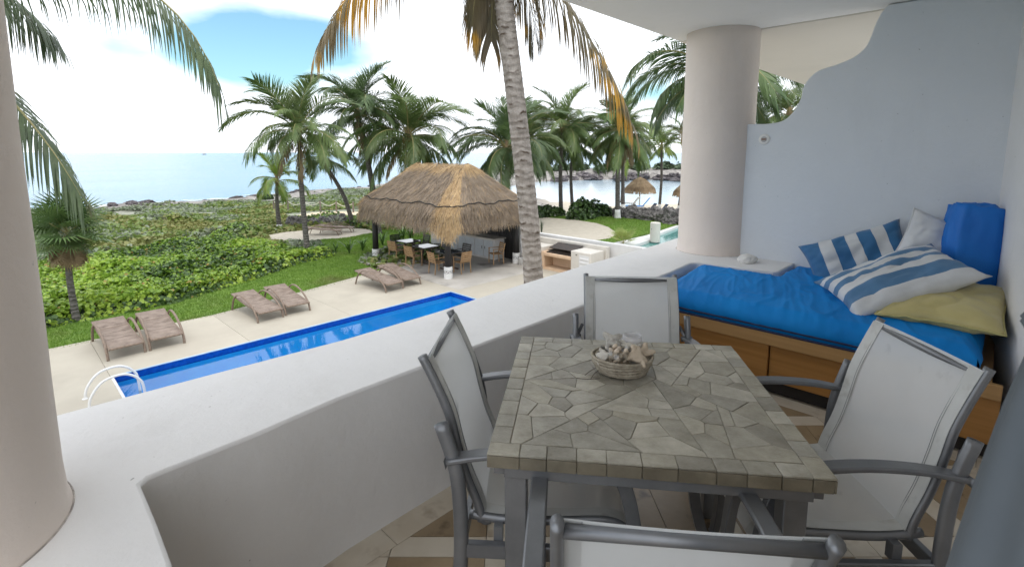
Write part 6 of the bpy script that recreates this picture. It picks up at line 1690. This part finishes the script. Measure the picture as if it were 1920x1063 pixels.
x1 = _n(nt, 'ShaderNodeMixShader'); x1.inputs[0].default_value = 0.10; nt.links.new(t1.outputs[0], x1.inputs[1]); nt.links.new(g1.outputs[0], x1.inputs[2]); nt.links.new(x1.outputs[0], o1.inputs[0])
frost = pmat('frosted_glass', (0.72, 0.71, 0.72), rough=0.35, alpha=0.42)
t = thing('pebble_glass', 'clear glass tumbler filled with tan pebbles in the basket', 'glass', BP(-0.024, -0.045, 0.022))
MB().lathe([(0.034, 0.0), (0.041, 0.05), (0.040, 0.085), (0.0385, 0.085), (0.0395, 0.05), (0.033, 0.004), (0, 0.004)], 28).build('tumbler', glass_m, t, smooth=True)
sandg = pmat('tan_sand_fill', (0.44, 0.35, 0.26), (0.52, 0.42, 0.32), scale=80, rough=0.9)
MB().lathe([(0.0325, 0.006), (0.0375, 0.030), (0.0375, 0.033), (0, 0.037)], 24).build('sand_fill', sandg, t, smooth=True)
peb = MB().lathe([(0, -1), (0.6, -0.8), (1, 0), (0.6, 0.8), (0, 1)], 10).mesh('pebble', pmat('tan_pebble', (0.50, 0.41, 0.32), (0.60, 0.50, 0.40), scale=20, rough=0.6, rand=0.2), True)
for k in range(26):
    a = k * 2.4; lay = k // 7; rad = 0.028 if k % 7 else 0.006
    o_ = bpy.data.objects.new('pebble', peb); link(o_, t); o_.location = (rad * math.cos(a), rad * math.sin(a), 0.042 + lay * 0.013); s = q.uniform(0.009, 0.012); o_.scale = (s * 1.25, s, s * 0.8); o_.rotation_euler = (q.uniform(-1, 1), q.uniform(-1, 1), q.uniform(0, 6))
t = thing('hurricane_glass', 'upturned frosted glass candle holder at the back of the basket', 'glass', BP(0.052, 0.062, 0.012))
MB().lathe([(0.032, 0.0), (0.041, 0.03), (0.043, 0.06), (0.037, 0.094), (0.0335, 0.108), (0.0325, 0.108), (0.036, 0.094), (0.042, 0.06), (0.040, 0.03), (0.031, 0.003)], 30).build('bowl', frost, t, smooth=True)
t = thing('twig', 'dry dark twig lying on the table left of the basket', 'twig', BP(-0.125, -0.035, 0.002), CA)
tw = pmat('dark_twig', (0.09, 0.07, 0.05), rough=0.9)
for k, pth in enumerate((((-0.055, -0.035, 0.002), (-0.02, -0.045, 0.003), (0.03, -0.04, 0.003)), ((-0.02, -0.01, 0.002), (0.005, 0.015, 0.008), (0.03, 0.03, 0.014)), ((-0.005, -0.045, 0.002), (0.015, -0.01, 0.008), (0.035, 0.01, 0.012)))):
    MB().tube(smooth_path(pth, 4), 0.0014, 5).build('stem', tw, t)

# ================================================================ sling chairs
def sling_mat(name, ca, cb, alpha):
    m = pmat(name, ca, cb, scale=3.0, rough=0.65, bump=0.15, bscale=900, bdist=0.001, c3=tuple(x * 0.55 for x in ca), s3=7, r3=(0.66, 0.82), alpha=alpha, rand=0.02, trans=0.4)
    return m
sling = sling_mat('grey_white_sling', (0.76, 0.765, 0.76), (0.81, 0.815, 0.81), 0.91)
hem_m = pmat('sling_hem', (0.60, 0.60, 0.575), (0.68, 0.68, 0.66), scale=9, rough=0.7, c3=(0.42, 0.40, 0.36), s3=11, r3=(0.58, 0.75), trans=0.2)
stitch = pmat('grey_stitching', (0.27, 0.27, 0.28), rough=0.8)
def bx(path, w, h, m, name, t, bev=0.003):
    """flat bar swept along a path lying in the x-z plane; w across y, h in plane"""
    P_ = [Vector(p) for p in path]; b_ = MB(); vs = []
    for i, p in enumerate(P_):
        tn = (P_[min(i + 1, len(P_) - 1)] - P_[max(i - 1, 0)]).normalized(); n_ = Vector((-tn.z, 0, tn.x))
        vs += [p + n_ * h / 2 + Vector((0, w / 2, 0)), p - n_ * h / 2 + Vector((0, w / 2, 0)), p - n_ * h / 2 - Vector((0, w / 2, 0)), p + n_ * h / 2 - Vector((0, w / 2, 0))]
    fs = [(4 * i + j, 4 * (i + 1) + j, 4 * (i + 1) + (j + 1) % 4, 4 * i + (j + 1) % 4) for i in range(len(P_) - 1) for j in range(4)] + [(3, 2, 1, 0), tuple(4 * (len(P_) - 1) + j for j in range(4))]
    b_.add(vs, fs); return b_.build(name, m, t, bevel=bev)
def open_tube(path, r, ry, wall, m, name, t):
    """oval tube with an open top end"""
    P_ = smooth_path(path, 5); k = len(P_); b_ = MB(); b_.tube(P_, r, 12, ry=ry, cap=False)
    tn = (P_[-1] - P_[-2]).normalized()
    b_.tube([P_[-1], P_[-1] - tn * 0.05], r - wall, 12, ry=ry - wall, cap=True)
    n0 = (k - 1) * 12; n1 = k * 12
    for j in range(12): b_.f.append((n0 + j, n0 + (j + 1) % 12, n1 + (j + 1) % 12, n1 + j)); b_.m.append(0)
    return b_.build(name, m, t, smooth=True)
BACK = [(-0.185, 0.405), (-0.200, 0.47), (-0.235, 0.56), (-0.262, 0.66), (-0.285, 0.76), (-0.325, 0.86), (-0.365, 0.945)]
def backp(t_):
    f = t_ * (len(BACKS) - 1); i = min(int(f), len(BACKS) - 2); f -= i
    return BACKS[i].lerp(BACKS[i + 1], f)
BACKS = smooth_path([(x, 0, z) for x, z in BACK], 5)
SEATS = smooth_path([(-0.225, 0, 0.425), (-0.1, 0, 0.412), (0.08, 0, 0.418), (0.20, 0, 0.425), (0.262, 0, 0.405), (0.285, 0, 0.365)], 5)
def seatp(t_):
    f = t_ * (len(SEATS) - 1); i = min(int(f), len(SEATS) - 2); f -= i
    return SEATS[i].lerp(SEATS[i + 1], f)
def sling_chair(label, loc, rz):
    t = thing('sling_chair', label, 'chair', loc, rz, 'sling chairs round the stone table')
    for sy in (-1, 1):
        y = sy * 0.275
        open_tube([(-0.235, y, 0), (-0.250, y, 0.18), (-0.243, y, 0.40), (-0.255, y, 0.60), (-0.300, y, 0.755)], 0.0145, 0.023, 0.0025, M['alu_light'], 'rear_leg', t)
        fl = smooth_path([(0.235, y, 0.0), (0.275, y, 0.16), (0.290, y, 0.36), (0.262, y, 0.54), (0.225, y, 0.628)], 5)
        bx(fl, 0.026, 0.042, M['alu'], 'front_leg', t)
        arm = smooth_path([(-0.285, y, 0.640), (-0.16, y, 0.664), (0.0, y, 0.674), (0.15, y, 0.662), (0.262, y, 0.630)], 4)
        bx(arm, 0.047, 0.017, M['alu'], 'armrest', t, 0.005)
        bx([(-0.245, y * 0.985, 0.345), (0.27, y * 0.985, 0.345)], 0.024, 0.048, M['alu'], 'side_beam', t)
        MB().tube([p + Vector((0, sy * 0.222, 0)) for p in BACKS], 0.0125, 10, ry=0.0155).build('back_rail', M['alu_light'], t, smooth=True)
        MB().tube([p + Vector((0, sy * 0.222, 0)) for p in SEATS], 0.0125, 10, ry=0.0155).build('seat_rail', M['alu_light'], t, smooth=True)
        for xx in (-0.13, 0.12): MB().box((xx, sy * 0.245, 0.385), (0.028, 0.03, 0.055)).build('bracket', M['alu'], t)
        MB().tube([(-0.30, sy * 0.24, 0.70), (-0.272, sy * 0.262, 0.66)], 0.009, 6).build('bolt', M['alu'], t)
    MB().tube([(-0.350, -0.222, 0.918), (-0.350, 0.222, 0.918)], 0.0125, 8).build('top_bar', M['alu_light'], t, smooth=True)
    MB().box((-0.245, 0, 0.345), (0.022, 0.54, 0.045)).build('rear_beam', M['alu'], t, bevel=0.003)
    MB().box((0.13, 0, 0.372), (0.028, 0.47, 0.022)).build('cross_beam', M['alu'], t, bevel=0.003)
    MB().grid(lambda u_, v_: backp(0.02 + 0.955 * v_) + Vector((0.016 - 0.020 * math.sin(math.pi * u_) * (0.4 + 0.6 * math.sin(math.pi * v_)), -0.226 + 0.452 * u_, 0.002)), 12, 22).build('back_sling', sling, t, smooth=True)
    MB().grid(lambda u_, v_: seatp(0.03 + 0.94 * v_) + Vector((0, -0.226 + 0.452 * u_, 0.019 - 0.030 * math.sin(math.pi * u_) * math.sin(math.pi * min(1, v_ * 1.1)))), 12, 22).build('seat_sling', sling, t, smooth=True)
    for sy in (-1, 1):                           # doubled hem over each rail
        for nm, fn_, xo, zo in (('back_hem', backp, 0.0185, 0.003), ('seat_hem', seatp, 0.0, 0.0205)):
            MB().grid(lambda u_, v_: fn_(0.03 + 0.935 * v_) + Vector((xo - (0.020 if nm == 'back_hem' else 0) * math.sin(math.pi * (0.048 * u_ / 0.452)) * (0.4 + 0.6 * math.sin(math.pi * v_)), sy * (0.2275 - 0.048 * u_), zo - (0.030 if nm == 'seat_hem' else 0) * math.sin(math.pi * 0.048 * u_ / 0.452) * math.sin(math.pi * min(1, v_ * 1.1)))), 3, 22).build(nm, hem_m, t, smooth=True)
    for sy in (-1, 1):                           # double stitched hems along the rails
        for off in (0.038, 0.046):
            MB().tube([backp(0.03 + 0.935 * k / 30) + Vector((0.0200 - 0.020 * math.sin(math.pi * (off / 0.452)), sy * (0.226 - off), 0.002)) for k in range(31)], 0.0009, 4).build('stitching', stitch, t)
    MB().tube([backp(0.962) + Vector((0.018 - 0.018 * math.sin(math.pi * k / 12), -0.215 + 0.43 * k / 12, -0.012)) for k in range(13)], 0.0009, 4).build('stitching', stitch, t)
    return t
lp = C(0.105, 1.675)
ch0 = sling_chair('grey sling chair at the left of the stone table, backed against the parapet', (lp.x, lp.y, 0), CA + R(-4))
for lab, X, Y, az in (('grey sling chair at the right of the stone table, in front of the daybed', 1.015, 1.615, 179),
                      ('grey sling chair on the far side of the stone table, facing the viewer', 0.575, 2.155, -94),
                      ('grey sling chair nearest the viewer, only its back top in view', 0.335, 1.115, 84)):
    p = C(X, Y); dup(ch0, (p.x, p.y, 0), CA + R(az), lab)

# ================================================================ tied-back curtain at the doorway, very near the lens
curt = pmat('grey_blue_curtain', (0.085, 0.10, 0.115), (0.115, 0.13, 0.145), scale=3, rough=0.85)
cc = C(0.425, 0.365)
def curtain_pt(u_, v_):
    z = 2.55 - 2.53 * v_
    half = np.interp(z, [0.0, 0.6, 0.9, 1.16, 1.33, 1.43, 1.55, 1.9, 2.55], [0.20, 0.185, 0.165, 0.132, 0.085, 0.045, 0.06, 0.14, 0.2])
    a = 2 * math.pi * u_
    fold = 1 + 0.07 * math.sin(a * 7) 
    return Vector((float(half) * 0.75 * fold * math.cos(a), float(half) * 0.45 * fold * math.sin(a), z))
cu = thing('curtain', 'blurred grey-blue curtain tied back at the right edge of the picture', 'curtain', (cc.x, cc.y, 0), CA + R(45))
MB().grid(curtain_pt, 84, 40, flip=True).build('cloth', curt, cu, smooth=True)
MB().tube([curtain_pt(k / 24, (2.55 - 1.43) / 2.53) * 1.0 for k in range(25)], 0.012, 6, cap=False).build('tie_band', curt, cu, smooth=True)
